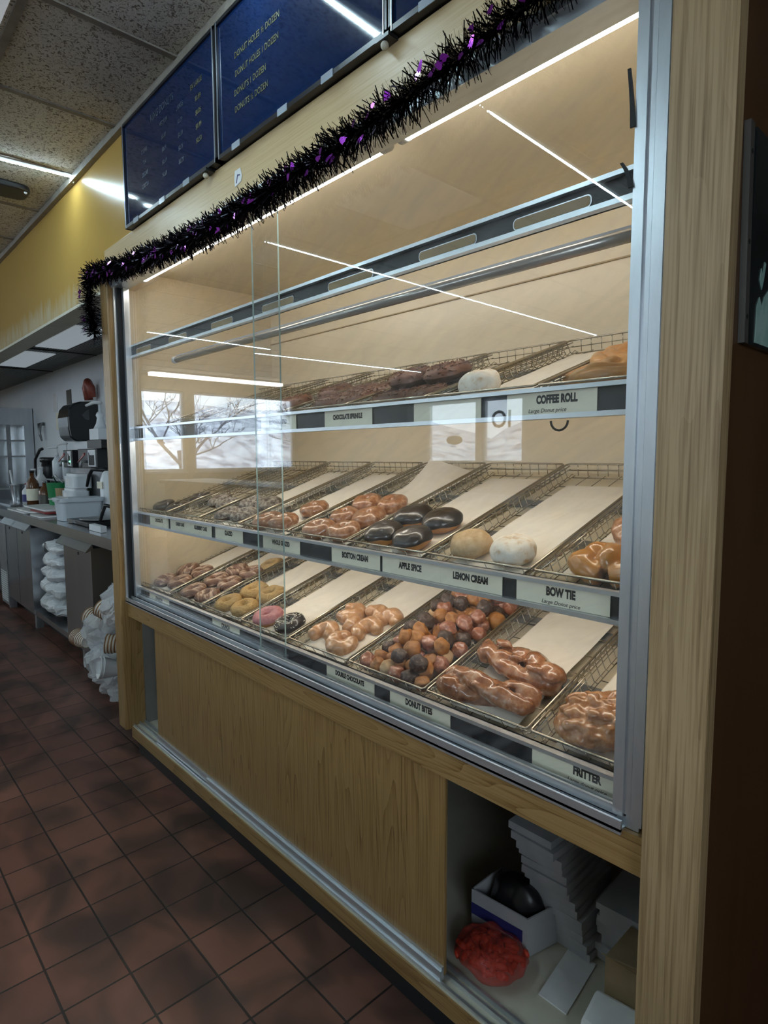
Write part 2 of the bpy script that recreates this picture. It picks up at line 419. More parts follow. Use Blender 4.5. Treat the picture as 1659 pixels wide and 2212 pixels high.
def wloc(o):
    p = Vector((0, 0, 0))
    while o is not None:
        p += o.location; o = o.parent
    return p

def tag(o, label=None, cat=None, group=None, kind=None):
    if label: o['label'] = label
    if cat: o['category'] = cat
    if group: o['group'] = group
    if kind: o['kind'] = kind
    return o
def thing(name, label, cat, loc=(0, 0, 0), group=None):
    o = bpy.data.objects.new(name, None); COL.objects.link(o); o.location = loc
    o.empty_display_size = 0.05
    return tag(o, label, cat, group)
def structure(name, mb, m, smooth=False):
    o = mb.build(name, m, smooth=smooth); o['kind'] = 'structure'; return o
def smooth_bevel(o, wd=0.004, seg=2):
    b = o.modifiers.new('bevel', 'BEVEL'); b.width = wd; b.segments = seg; b.limit_method = 'ANGLE'
    return o
def obj(name, me, parent=None, loc=None, m=None):
    o = bpy.data.objects.new(name, me); COL.objects.link(o)
    if m is not None and len(me.materials) == 0: me.materials.append(M[m] if isinstance(m, str) else m)
    if parent is not None: o.parent = parent
    if loc is not None: o.location = loc
    return o

_tc = {}
def text_mesh(s, size, sx=1.0, bold=0.0, shear=0.0):
    key = (s, size, sx, bold, shear)
    if key in _tc: return _tc[key]
    cu = bpy.data.curves.new('lettering', 'FONT')
    cu.body = s; cu.size = size; cu.align_x = 'CENTER'; cu.align_y = 'CENTER'
    cu.offset = bold; cu.shear = shear; cu.resolution_u = 3
    o = bpy.data.objects.new('lettering_tmp', cu); COL.objects.link(o)
    bpy.context.view_layer.update()
    me = bpy.data.meshes.new_from_object(o.evaluated_get(bpy.context.evaluated_depsgraph_get()))
    bpy.data.objects.remove(o); bpy.data.curves.remove(cu)
    for v in me.vertices: v.co.x *= sx
    # stand the text up in the xz plane facing -y
    for v in me.vertices: v.co = Vector((v.co.x, -v.co.z, v.co.y))
    me.materials.clear()
    _tc[key] = me
    return me
def text(name, s, size, loc, m, parent, sx=1.0, bold=0.0, shear=0.0):
    me = text_mesh(s, size, sx, bold, shear).copy()
    me.materials.append(M[m])
    o = bpy.data.objects.new(name, me); COL.objects.link(o)
    o.parent = parent; o.location = Vector(loc) - wloc(parent)
    return o

def remeshed(mb, voxel, smooth_it=2):
    me = mb.mesh('tmp')
    o = bpy.data.objects.new('tmp', me); COL.objects.link(o)
    r = o.modifiers.new('r', 'REMESH'); r.mode = 'VOXEL'; r.voxel_size = voxel; r.use_smooth_shade = True
    if smooth_it:
        sm = o.modifiers.new('s', 'SMOOTH'); sm.factor = 0.5; sm.iterations = smooth_it
    bpy.context.view_layer.update()
    res = bpy.data.meshes.new_from_object(o.evaluated_get(bpy.context.evaluated_depsgraph_get()))
    bpy.data.objects.remove(o); bpy.data.meshes.remove(me)
    for p in res.polygons: p.use_smooth = True
    res.materials.clear()
    return res
def crumple(me, amp, freq, seed=0):
    o = Vector((seed * 7.3, seed * 3.1, seed * 1.7))
    for v in me.vertices:
        n = noise.noise_vector((v.co + o) * freq)
        v.co += n * amp
    me.update()
    return me
def ball(mb, c, r, nu=16, nv=10, mi=0):
    vs = []; fs = []
    R = r if isinstance(r, (tuple, list)) else (r, r, r)
    for j in range(nv + 1):
        a = -PI / 2 + PI * j / nv
        for i in range(nu):
            b = 2 * PI * i / nu
            vs.append((c[0] + R[0] * math.cos(a) * math.cos(b), c[1] + R[1] * math.cos(a) * math.sin(b), c[2] + R[2] * math.sin(a)))
    for j in range(nv):
        for i in range(nu):
            k = (i + 1) % nu
            fs.append((j * nu + i, j * nu + k, (j + 1) * nu + k, (j + 1) * nu + i))
    mb.add(vs, fs, mi)

# ================================================================== SETTING
XL, XR = -7.5, 4.6
YB, YN = -6.5, 3.0
ZC = 2.68
structure('floor', MB().box(XL - 0.3, XR + 0.3, YB - 0.3, YN + 0.3, -0.1, 0.0), 'floor')
structure('ceiling', MB().box(XL - 0.3, XR + 0.3, YB - 0.3, YN + 0.3, ZC, ZC + 0.15), 'ceil')
# window walls
def wall_with_holes(name, axis, pos, thick, a0, a1, z1, holes, m):
    mb = MB()
    def bx(p0, p1, q0, q1):
        if p1 - p0 < 1e-4 or q1 - q0 < 1e-4: return
        if axis == 0: mb.box(pos, pos - thick, p0, p1, q0, q1)
        else: mb.box(p0, p1, pos, pos - thick, q0, q1)
    cur = a0
    for h0, h1, zz0, zz1 in sorted(holes):
        bx(cur, h0, 0, z1); bx(h0, h1, 0, zz0); bx(h0, h1, zz1, z1); cur = h1
    bx(cur, a1, 0, z1)
    return structure(name, mb, m)
WIN_L = [(-5.9, -3.762, 1.1, 2.46), (-3.6, -2.822, 1.1, 2.46)]
WIN_B = [(-4.5, -3.457, 1.23, 2.22), (-3.35, -2.6, 1.23, 2.22), (.6, 4.3, 1.4, 2.5)]  # last opening is an unseen storefront window added for more daylight
wall_with_holes('wall_left', 0, XL, 0.12, YB - 0.3, YN + 0.3, ZC, WIN_L, 'roomwall')
wall_with_holes('wall_back', 1, YB, 0.12, XL, XR, ZC, WIN_B, 'roomwall')
wall_with_holes('wall_right', 0, XR, -0.12, YB - 0.3, YN + 0.3, ZC, [(-3.1, -1.3, 1.2, 2.4)], 'roomwall')  # unseen window opening added to light the brown partition
structure('wall_front', MB().box(2.22, XR, YN, YN + 0.12, 0, ZC), 'darkwall')
n = 0
for (a0, a1, z0, z1) in WIN_L:
    n += 1
    fr = MB()
    for p in ((a0, a0 + .04, z0, z1), (a1 - .04, a1, z0, z1), (a0, a1, z0, z0 + .04), (a0, a1, z1 - .04, z1)):
        fr.box(XL - .09, XL - .03, *p)
    o = structure('window_%d' % n, fr, 'white')
    g = MB().box(XL - .065, XL - .06, a0 + .04, a1 - .04, z0 + .04, z1 - .04).build('pane', 'glass_clean', o)
    structure('window_%d_sill' % n, MB().box(XL, XL + .08, a0, a1, z0 - .03, z0), 'white')
for (a0, a1, z0, z1) in WIN_B:
    n += 1
    fr = MB()
    for p in ((a0, a0 + .04, z0, z1), (a1 - .04, a1, z0, z1), (a0, a1, z0, z0 + .04), (a0, a1, z1 - .04, z1)):
        fr.box(p[0], p[1], YB - .09, YB - .03, p[2], p[3])
    o = structure('window_%d' % n, fr, 'white')
    MB().box(a0 + .04, a1 - .04, YB - .065, YB - .06, z0 + .04, z1 - .04).build('pane', 'glass_clean', o)
fr = MB()
for p in ((-3.1, -3.06, 1.2, 2.4), (-1.34, -1.3, 1.2, 2.4), (-3.1, -1.3, 1.2, 1.24), (-3.1, -1.3, 2.36, 2.4)): fr.box(XR + .03, XR + .09, *p)
o = structure('window_%d' % (n + 1), fr, 'white')  # added window out of view, there only for its daylight
MB().box(XR + .06, XR + .065, -3.06, -1.34, 1.24, 2.36).build('pane', 'glass_clean', o)
# outside the windows: snow and bare trees
structure('ground', MB().box(-40, 30, -40, 30, -0.5, -0.3), 'snow')
hv = MB(); hvs = []
for i in range(41):
    for j in range(9):
        y = -30 + i * 1.2; q = j / 8
        hvs.append((-14 - 12 * q + noise.noise(Vector((y * .2, q, 0))), y, -.35 + 4.2 * q + .8 * q * noise.noise(Vector((y * .15, q * 3, 4)))))
hv.add(hvs, [(i * 9 + j, i * 9 + j + 1, (i + 1) * 9 + j + 1, (i + 1) * 9 + j) for i in range(40) for j in range(8)])
hv2 = MB(); hv2.add([(-12 + (p[1] + 30) * .55, -12 + (p[0] + 14), p[2]) for p in hvs], [(i * 9 + j, (i + 1) * 9 + j, (i + 1) * 9 + j + 1, i * 9 + j + 1) for i in range(40) for j in range(8)])
structure('hill', hv, 'snow', True)
structure('hill_behind', hv2, 'snow', True)
def bare_tree(x, y, h, seed):
    rnd = random.Random(seed)
    mb = MB()
    def br(p, d, ln, r, dep):
        q = p + d * ln
        mid = p + d * ln * .5 + Vector((rnd.uniform(-.1, .1), rnd.uniform(-.1, .1), 0)) * ln
        mb.tube([p, mid, q], [r, r * .85, r * .65], 5)
        if dep == 0: return
        for k in range(3 if dep > 1 else 4):
            nd = (d + Vector((rnd.uniform(-1, 1), rnd.uniform(-1, 1), rnd.uniform(-.35, .7)))).normalized()
            br(p + (q - p) * rnd.uniform(.45, 1.0), nd, ln * rnd.uniform(.55, .8), r * .55, dep - 1)
    br(Vector((x, y, -.3)), Vector((0, 0, 1)), h * .4, .085, 5)
    return mb
for i, (x, y, h, lb) in enumerate([(-10.6, -2.4, 4.5, 'bare dark tree outside the narrow pane of the end window'), (-12.2, -5.6, 4.5, 'bare branching tree outside the wide pane of the end window'), (-10.4, -8.6, 4.2, 'bare winter tree standing nearest the rear corner of the end window'), (-16.5, -3.0, 5, 'bare winter tree standing farthest from the end window'), (-4.1, -12.5, 5, 'bare tree in the snow outside the rear window')]):
    o = bare_tree(x, y, h, i + 3).build('bare_tree', 'bark', origin=(x, y, -.3))
    tag(o, lb, 'tree', 'bare trees outside the windows')

# ceiling grid
g = MB()
gx = [-0.094 + 0.575 * k for k in range(-12, 9)]
for x in gx: g.box(x - .012, x + .012, YB, 0.015 if x < 2.2 else YN, ZC - .006, ZC - .0005)
for y in (-.447, -1.647, -2.847, -4.047, -5.247): g.box(XL, XR, y - .012, y + .012, ZC - .007, ZC - .0005)
g.box(XL, 2.22, -.008, .015, ZC - .03, ZC - .0005)
structure('trim_1', g, 'tbar')
# bulkhead above the counter and the case
structure('wall_yellow', MB().box(XL, 2.22, .015, .115, 2.235, ZC).box(XL, -.285, .015, .115, 2.094, 2.235), 'yellow')
structure('trim_2', MB().box(XL, -.285, .008, .12, 2.080, 2.094), 'cream')
# niche behind the counter
structure('wall_niche', MB().box(XL, -.285, .80, .9, 0, 2.3), 'wallwhite')
nc = MB().box(XL, -.285, .115, .80, 2.205, 2.25)
for k in range(34):
    y = .13 + k * .02
    nc.box(XL, -.285, y, y + .009, 2.200, 2.206)
structure('ceiling_niche', nc, mat('ribbed_soffit', (0.13, 0.14, 0.15), 0.30, 0.4))
for x0, x1, lb in ((-2.75, -1.75, 'added glow panel under the ribbed soffit nearest the oak panel'), (-4.05, -3.05, 'added glow panel farther along the ribbed soffit')):
    t = thing('soffit_glow', lb, 'ceiling light', ((x0 + x1) / 2, .42, 2.199), 'added soffit glow panels')
    MB().box(x0, x1, .30, .52, 2.193, 2.1995).build('diffuser', mat('soffit_glow_sheet', (.5, .55, .6), .4, emit=SOFFIT, ecol=(.80, .92, 1.0)), t)  # added panels; their glow imitates a light streak on the soffit
structure('trim_3', MB().box(-1.6, -1.585, .12, .79, 2.192, 2.2).box(-2.9, -2.885, .12, .79, 2.192, 2.2).box(-4.2, -4.185, .12, .79, 2.192, 2.2), mat('soffit_seam', (.03, .03, .03), .5))
structure('wall_behind_case', MB().box(-.285, 2.22, .86, .96, 0, ZC), 'darkwall')
# right partition: brown laminate side, oak edge
structure('wall_partition', MB().box(2.131, 2.22, .0, YN, 0, ZC), 'brown')
structure('trim_4', MB().box(2.131, 2.2205, -.03, 0.0, 0, ZC), 'oak_post')

# ================================================================== LIGHTS OF THE ROOM
def led_strip(x0, y0, x1, y1, label, z=ZC - .012):
    t = thing('led_strip', label, 'light strip', (x0, y0, z), 'led strips across the ceiling')
    d = Vector((x1 - x0, y1 - y0, 0)); L_ = d.length; d.normalize(); s = Vector((-d.y, d.x, 0)) * .011
    b = MB(); a = Vector((x0, y0, z)); e = Vector((x1, y1, z)); up = Vector((0, 0, .007))
    b.hexa([a - s, a + s, e + s, e - s], [a - s + up, a + s + up, e + s + up, e - s + up])
    b.build('backing', 'ledbase', t)
    dd = MB(); s2 = s * .38
    k = 0.0
    while k < L_ - .02:
        p = a + d * k; q = a + d * (k + .010); dn = Vector((0, 0, -.003))
        dd.hexa([p - s2 + dn, p + s2 + dn, q + s2 + dn, q - s2 + dn], [p - s2, p + s2, q + s2, q - s2]); k += .0166
    o = dd.build('diodes', 'led', t); o['kind'] = 'stuff'
    return t
led_strip(1.055, -.05, 1.0, -.86, 'led strip on the ceiling in front of the second menu board')
led_strip(1.005, -.90, .955, -2.4, 'led strip running on behind the second board strip')
led_strip(-.665, -.012, -.70, -.36, 'short led strip on the ceiling against the yellow wall')
led_strip(-.75, -.42, -.80, -1.0, 'led strip on the ceiling beyond the black ceiling box')
led_strip(-.80, -1.05, -.90, -5.4, 'long led strip down the middle of the room ceiling')
led_strip(-4.0, -1.6, -4.05, -3.15, 'led strip on the ceiling halfway to the end windows')
led_strip(-4.42, -3.2, -4.25, -6.1, 'led strip on the ceiling near the rear wall')
def fixture(name, x0, x1, y0, y1, z, label, m):
    t = thing(name, label, 'ceiling light', ((x0 + x1) / 2, (y0 + y1) / 2, z))
    MB().box(x0 - .02, x1 + .02, y0 - .02, y1 + .02, z + .05, ZC - .001).build('housing', 'white', t)
    MB().box(x0, x1, y0, y1, z, z + .05).build('diffuser', m, t)
fixture('ceiling_fixture', -6.95, -6.82, -5.2, -2.78, 2.60, 'long fluorescent fixture on the ceiling near the end windows', 'tube_c')
t2 = thing('ceiling_panel', 'smooth white ceiling panel at the picture corner beside the speckled tiles', 'ceiling panel', (.19, -1.0, ZC))
MB().box(-.08, .465, -1.62, -.475, ZC - .010, ZC - .001).build('panel', mat('emissive_panel', (.8, .8, .82), .5, emit=.15, ecol=(.85, .92, 1)), t2)  # panel carries a faint emission of its own
# hook at the end of the led strip, black ceiling box
tag(MB().tube([(-.668, .004, 2.678), (-.676, -.002, 2.66), (-.672, .002, 2.645), (-.66, .004, 2.655)], .003, 6).build('hook', 'white', origin=(-.668, .0, 2.66), smooth=True), 'small white hook at the wall end of the led strip', 'hook')
t = thing('ceiling_box', 'rounded black box fixed to the ceiling beside the short led strip', 'ceiling box', (-1.0, -.19, ZC))
b = MB(); pts = []
for k in range(24):
    a = 2 * PI * k / 24
    pts.append((-1.01 + .085 * math.copysign(abs(math.cos(a)) ** .5, math.cos(a)), -.235 + .125 * math.copysign(abs(math.sin(a)) ** .5, math.sin(a))))
b.prism(pts, 2, ZC - .03, ZC - .001)
smooth_bevel(b.build('body', 'black', t), .008)
bb = MB(); ball(bb, (-.955, -.135, ZC - .03), .008, 10, 6); bb.build('pin', 'white', t, smooth=True)

# decals on the rear window and the service counter added across the aisle to block low light (both seen mirrored in the glass)
t = thing('window_decal', 'dark letters on the rear window, mirrored in the case glass', 'decal', (-3.0, YB + .005, 1.75))
text('lettering', 'OI', .36, (-3.0, YB - .02, 1.88), 'strip', t, 1.0, .006)
ov = MB(); ov.prism([(-3.92 + .17 * math.cos(2 * PI * k / 28), 1.60 + .075 * math.sin(2 * PI * k / 28)) for k in range(28)], 1, YB - .03, YB - .022)
tag(ov.build('oval_plate', 'cardboard', origin=(-3.92, YB - .025, 1.53)), 'oval plate hanging in the rear window, mirrored in the case glass', 'plate')
fc = thing('service_counter', 'long beige service counter across the aisle, added to block low light, mirrored in the case glass', 'counter', (-.5, -2.4, 0))
MB().box(-5.0, 3.6, -2.75, -2.15, .0, 1.02).build('base', 'roomwall', fc)
MB().box(-5.05, 3.65, -2.80, -2.10, 1.02, 1.06).build('top', 'cream', fc)

# ================================================================== DISPLAY CASE
CX0, CX1 = -.20, 2.12
case = thing('display_case', 'long oak and aluminium donut display case with sliding glass doors', 'display case', (.96, .2, 0))
cp = lambda mb, name, m, sm=False: mb.build(name, m, case, smooth=sm)
smooth_bevel(cp(MB().box(-.285, -.20, -.03, .86, .12, 2.16), 'end_panel', 'oak_v'), .006)
cp(MB().box(CX0, CX1, .035, .78, 0, .085), 'toe_kick', 'rubber')
cp(MB().box(CX0, CX1, .026, .034, 0, .055), 'cove_strip', 'black')
o = cp(MB().box(CX0, CX1 + .01, .0, .78, .085, .135), 'base_board', ['cream'])
cp(MB().box(CX0, CX1 + .01, -.004, .0, .085, .133), 'base_edge', 'oak_h')
tr = cp(MB().box(CX0, CX1, .004, .010, .135, .143).box(CX0, CX1, .030, .036, .135, .147).box(CX0, CX1, .052, .058, .135, .147), 'lower_track', 'alu')
cp(MB().box(CX0, CX1 + .01, .0, .03, .645, .715), 'front_rail', 'oak_h')
cp(MB().box(CX0, CX1, .03, .78, .70, .713), 'case_floor', 'cream')
cp(MB().box(CX0, CX0 + .012, .06, .78, .135, .70), 'cupboard_side', 'shaded_lining')
cp(MB().box(CX1 - .004, CX1 + .01, .06, .78, .135, .70), 'cupboard_side', 'shaded_lining')
cp(MB().box(CX0, CX1, .77, .78, .135, .70), 'cupboard_back', 'darkwall')  # dark back colour stands in for shade deep in the cupboard
cp(MB().box(CX0, CX1 + .01, .77, .78, .713, 2.20), 'back_panel', 'beige')
cp(MB().box(CX0, CX0 + .010, .05, .77, .713, 2.2), 'left_lining', 'beige_gloss')
cp(MB().box(CX1, CX1 + .01, .05, .77, .713, 2.2), 'right_lining', 'beige')
cp(MB().box(CX0, CX1, .05, .77, 2.15, 2.2), 'case_top', 'beige')
cp(MB().box(CX0, CX1, .764, .770, 1.918, 1.922), 'back_strip', 'cardboard')  # thin brown strip running along the back panel
smooth_bevel(cp(MB().box(-.285, 2.131, -.004, .05, 2.108, 2.24), 'header', 'oak_head'), .003)
cp(MB().box(CX0, 2.131, -.012, .05, 2.066, 2.108).box(CX0, 2.131, -.016, -.010, 2.092, 2.110), 'top_track', 'alu')
# bottom glass track
tb = MB().box(CX0, 2.085, -.008, -.003, .708, .733).box(CX0, 2.085, -.008, .05, .713, .718)
tb.box(CX0, 2.108, .010, .014, .716, .738).box(CX0, 2.108, .034, .04, .716, .738)
cp(tb, 'bottom_track', 'alu')
# jambs
lj = MB().box(CX0, CX0 + .008, -.006, .05, .716, 2.066, 0).box(CX0 + .008, CX0 + .020, .004, .05, .716, 2.066, 1)
cp(lj, 'jamb', ['alu_v', 'rubber'])
rj = MB().box(2.100, 2.118, -.004, .05, .733, 2.066).box(2.118, 2.131, .01, .05, .733, 2.066)
rj.box(2.094, 2.100, .006, .05, .733, 2.066)
cp(rj, 'jamb', 'alu_v')
# black gasket, torn loose near the top
gk = MB().box(2.0655, 2.068, .005, .02, .76, 1.95)
for zs, dx in (((1.865, 1.895, 1.925, 1.955), -.010), ((1.775, 1.79, 1.805, 1.817), -.018)):
    for a, b_, k in zip(zs, zs[1:], range(3)):
        f0, f1 = dx * (k / 3) ** 1.4, dx * ((k + 1) / 3) ** 1.4
        w0, w1 = .008 - .001 * k, .007 - .001 * k
        gk.hexa([(2.066 + f0 - w0, .000, a), (2.066 + f0, .000, a), (2.066 + f0, .003, a), (2.066 + f0 - w0, .003, a)], [(2.066 + f1 - w1, .000, b_), (2.066 + f1, .000, b_), (2.066 + f1, .003, b_), (2.066 + f1 - w1, .003, b_)])
cp(gk, 'gasket', 'rubber')
# sliding glass doors
def glass_door(x0, x1, y, frame_side):
    mb = MB()
    z0, z1 = .745, 2.075
    mb.box(x0, x1, y, y + .005, z0, z1, 0)
    me_edge = [1 if i in (3, 5) else 0 for i in range(6)]
    mb.m = me_edge
    d = cp(mb, 'glass_door', ['glass', 'glass_edge'])
    d['label'] = 'clear sliding glass pane'
    s = MB().box(x0, x1, y - .007, y - .001, .730, .748).box(x0, x1, y + .006, y + .011, .730, .748).box(x0, x1, y - .007, y + .011, .728, .732)
    s.build('shoe', 'alu', d)
    if frame_side == 'r':
        st = MB().box(x1 - .006, x1 + .012, y - .010, y + .013, .735, 2.07).box(x1 + .012, x1 + .018, y - .004, y + .012, .735, 2.07).box(x1 + .018, x1 + .026, y - .010, y + .012, .735, 2.07)
    else:
        st = MB().box(x0 - .004, x0 + .016, y - .012, y + .012, .735, 2.07)
    st.build('stile', 'alu_v', d)
    return d
glass_door(.895, 2.070, .014, 'r')
glass_door(-.175, 1.002, .036, 'l')
# lower wooden door and its shoe
d = cp(MB().box(.042, 1.665, .020, .028, .15, .645), 'sliding_door', 'oak_v')
MB().box(.042, 1.664, .013, .020, .139, .172).box(.50, 1.664, .008, .013, .139, .165).build('shoe', 'alu', d)
# hook shapes below the upper lip
cp(MB().tube([(1.915 + .018 * math.cos(a), .05, 1.418 - .018 * math.sin(a)) for a in [PI * k / 8 for k in range(9)]], .0022, 6), 'hook', 'rubber', True)
# tubes inside the case
def lamp_tube(x0, x1, y, z, r, m, name, label, cap=True):
    t = thing(name, label, 'lamp', (x0, y, z))
    MB().tube([(x0 + .02, y, z), (x1 - .02, y, z)], r, 16).build('tube', m, t, smooth=True)
    for a, b_ in ((x0, x0 + .022), (x1 - .022, x1)): MB().tube([(a, y, z), (b_, y, z)], r * 1.12, 16).build('end_cap', 'white', t, smooth=True)
    h = MB().box(x0 + .01, x1 - .01, y + r * .4, y + r * 2.2, z + r * .9, z + r * 1.6)
    h.build('housing', 'white', t)
    return t
lamp_tube(-.10, 1.415, .085, 2.104, .018, 'tube', 'fluorescent_lamp', 'long lit fluorescent tube half hidden behind the tinsel')
lamp_tube(1.455, 2.118, .085, 2.106, .020, 'tube', 'fluorescent_lamp', 'lit fluorescent tube at the post end of the case top')
lamp_tube(.15, 2.11, .10, 1.737, .012, 'tube_off', 'unlit_lamp', 'dull unlit tube under the slotted black channel')
lamp_tube(-.17, 2.08, .20, 1.452, .010, 'tube_s', 'shelf_lamp', 'lit tube under the upper shelf board, hidden behind its lip')
lamp_tube(-.17, 2.08, .20, 1.088, .010, 'tube_s', 'shelf_lamp', 'lit tube under the middle shelf board, hidden behind its lip')

TH = math.radians(18.0)
CS, SN = math.cos(TH), math.sin(TH)
ZT = {'bottom': .79, 'middle': 1.125, 'upper': 1.49}
def lip(z0, z1, name='shelf_lip', y=.035):
    a = MB().box(CX0 + .01, CX1, y, y + .022, z1 - .008, z1).box(CX0 + .01, CX1, y, y + .022, z0, z0 + .009)
    a.box(CX0 + .01, CX1, y + .016, y + .022, z0, z1)
    l_ = cp(a, name, 'alu')
    MB().box(CX0 + .012, CX1 - .002, y + .0125, y + .016, z0 + .009, z1 - .008).build('insert', 'black_m', l_)
    return l_
for nm, zt in ZT.items():
    l_ = lip(zt - .068, zt - .009)
    # sloping shelf board with two flat support bars
    def sl(v, h): return (.07 + v * CS - h * SN, zt + v * SN + h * CS)
    if nm != 'bottom':
        P = [sl(-.005, -.052), sl(.72, -.052), sl(.72, -.060), sl(-.005, -.060)]
        cp(MB().prism(P, 0, CX0 + .01, CX1), 'shelf', 'beige')
    else:
        P = [sl(-.005, -.052), sl(.72, -.052), sl(.72, -.060), sl(-.005, -.060)]
        cp(MB().prism(P, 0, CX0 + .01, CX1), 'shelf', 'beige')
    br_ = MB()
    for v in (.20, .42):
        br_.prism([sl(v, -.038), sl(v + .03, -.038), sl(v + .03, -.050), sl(v, -.050)], 0, CX0 + .01, CX1)
    cp(br_, 'support_bars', 'steel_dark')
l_ = lip(1.776, 1.830, 'top_channel', .045)
for x0, x1 in ((1.80, 1.965), (1.545, 1.71), (1.21, 1.39), (.88, 1.05), (.55, .70), (.2, .36), (-.13, .03)):
    def rr(ins):
        a0, a1, c0, c1, r = x0 + ins, x1 - ins, 1.789 + ins, 1.8115 - ins, .009 - ins
        q = []
        for (cx, cz, st) in ((a1 - r, c1 - r, 0), (a0 + r, c1 - r, 90), (a0 + r, c0 + r, 180), (a1 - r, c0 + r, 270)):
            for k in range(5):
                an = math.radians(st + k * 22.5); q.append((cx + r * math.cos(an), cz + r * math.sin(an)))
        return q
    MB().prism(rr(0), 1, .0560, .0573, 0).build('slot_rim', 'alu', l_)
    MB().prism(rr(.0022), 1, .0552, .0565, 0).build('slot', 'cardboard', l_)

# ------------------------------------------------------------------ wire trays
TX0, TP, TW, TL, TH0 = -.21, .294, .284, .655, .035
def tray_meshes():
    R = .0023
    rim = MB()
    y0, y1 = 0.0, TL
    rim.tube([(.004, y0, 0), (TW - .004, y0, 0), (TW, y0 + .006, 0), (TW, y1 - .01, 0), (TW - .01, y1, 0), (.01, y1, 0), (0, y1 - .01, 0), (0, y0 + .006, 0)], R * 1.25, 6, closed=True)
    rim.tube([(.004, y0 + .01, -.007), (.004, y1, -.007)], R * .8, 5)
    rim.tube([(TW - .004, y0 + .01, -.007), (TW - .004, y1, -.007)], R * .8, 5)
    side = MB(); h = TH0
    ns = 24
    for k in range(1, ns):
        y = y0 + (y1 - y0) * k / ns
        for x, s in ((0, 1), (TW, -1)):
            side.tube([(x, y, 0), (x + s * .010, y - .004, -h * .9), (x + s * .02, y - .006, -h)], R * .68, 4, caps=False)
    for x, s in ((0, 1), (TW, -1)):
        side.tube([(x + s * .005, y0, -h * .48), (x + s * .005, y1, -h * .48)], R * .55, 4)
        zz = [(x + s * (.012 + .004 * (k % 2)), y0 + (y1 - y0) * k / 48, -h * (.80 if k % 2 else .98)) for k in range(49)]
        side.tube(zz, R * .5, 4)
    back = MB()
    for k in range(1, 9):
        x = TW * k / 9
        back.tube([(x, y1, 0), (x, y1 - .006, -h)], R * .62, 4)
    back.tube([(0, y1 - .003, -h * .55), (TW, y1 - .003, -h * .55)], R * .6, 4)
    bot = MB()
    for k in range(6):
        x = .02 + (TW - .04) * k / 5
        bot.tube([(x, y0 + .004, -.006), (x, y0 + .012, -h), (x, y1 - .006, -h)], R * .62, 4)
    for k in range(9):
        y = .03 + (TL - .05) * k / 8
        bot.tube([(.02, y, -h - .002), (TW - .02, y, -h - .002)], R * .7, 4)
    out = []
    for n_, mb in (('rim', rim), ('side_wires', side), ('back_wires', back), ('bottom_wires', bot)):
        me = mb.mesh(n_, smooth=True); me.materials.append(M['wire']); out.append((n_, me))
    return out
TM = tray_meshes()
def tray_at(shelf, k, label):
    t = thing('wire_tray', label, 'tray', (TX0 + TP * k + .005, .07, ZT[shelf]), 'wire trays on the %s shelf' % shelf)
    t.rotation_euler = (TH, 0, 0)
    for n_, me in TM: obj(n_, me, t)
    return t
def tp(shelf, k, u, v, h=0.0):
    """point in tray k: u across, v up the slope, h above the tray floor"""
    hh = h - TH0
    return Vector((TX0 + TP * k + u, .07 + v * CS - hh * SN, ZT[shelf] + v * SN + hh * CS))
TRAYS = {
 'middle': ['empty dark tray at the far end of the middle shelf', 'wire tray of dark iced donuts, second on the middle shelf from the far end', 'wire tray of coconut chocolate donuts behind the glazed card, middle shelf', 'wire tray with a few brown rounds behind the whole glazed card', 'wire tray of six brown glazed donuts on the middle shelf', 'wire tray of four black iced cream donuts', 'wire tray with one tan and one white powdered donut', 'wire tray of golden bow ties beside the aluminium post'],
 'bottom': ['wire tray of dark iced donuts at the far end of the bottom shelf', 'wire tray of drizzled brown donuts on the bottom shelf', 'wire tray of crumbly tan crunch donuts', 'wire tray with one pink and one dark sprinkled donut', 'wire tray of pale glazed knots behind the double chocolate card', 'wire tray heaped with donut bites', 'wire tray with two long dark twists', 'wire tray with one large fritter beside the post'],
 'upper': ['wire tray at the far end of the upper shelf', 'second wire tray from the far end of the upper shelf', 'third wire tray from the far end of the upper shelf', 'wire tray of dark donuts above the chocolate sprinkle card, upper shelf', 'wire tray left of the chocolate heap on the upper shelf', 'wire tray heaped with chocolate donuts on the upper shelf', 'wire tray with a white powdered donut on the upper shelf', 'wire tray with two coffee rolls on the upper shelf'],
}
for sh in TRAYS:
    for k, lb in enumerate(TRAYS[sh]): tray_at(sh, k, lb)

# parchment liners
def liner(shelf, k, u0, u1, v0, v1, label, seed, curl=0.0):
    mb = MB(); nu, nv = 14, 26
    base = tp(shelf, k, 0, 0)
    vs = []
    for j in range(nv + 1):
        for i in range(nu + 1):
            u = u0 + (u1 - u0) * i / nu; v = v0 + (v1 - v0) * j / nv
            h = .0022 + .0016 * noise.noise(Vector((u * 14 + seed, v * 9, seed)))
            h += .004 * max(0, noise.noise(Vector((seed * 2.0, v * 6, u * 3))))
            if curl: h += curl * max(0, (j / nv - .72) / .28) ** 1.6 * (1 - i / nu)
            vs.append(tp(shelf, k, u, v, h))
    fs = [(j * (nu + 1) + i, j * (nu + 1) + i + 1, (j + 1) * (nu + 1) + i + 1, (j + 1) * (nu + 1) + i) for j in range(nv) for i in range(nu)]
    mb.add(vs, fs)
    o = mb.build('paper_liner', 'paper', origin=tuple(base), smooth=True)
    tag(o, label, 'paper liner', 'parchment sheets in the trays')
liner('middle', 7, .03, .275, .05, .63, 'parchment sheet under the bow ties', 1)
liner('middle', 6, .05, .245, .03, .56, 'wide bare parchment sheet behind the white powdered donut', 2)
liner('middle', 5, .045, .240, .03, .60, 'parchment sheet under the black iced cream donuts', 3)
liner('middle', 4, .045, .245, .03, .645, 'parchment sheet curling up behind the six brown glazed donuts', 4, .055)
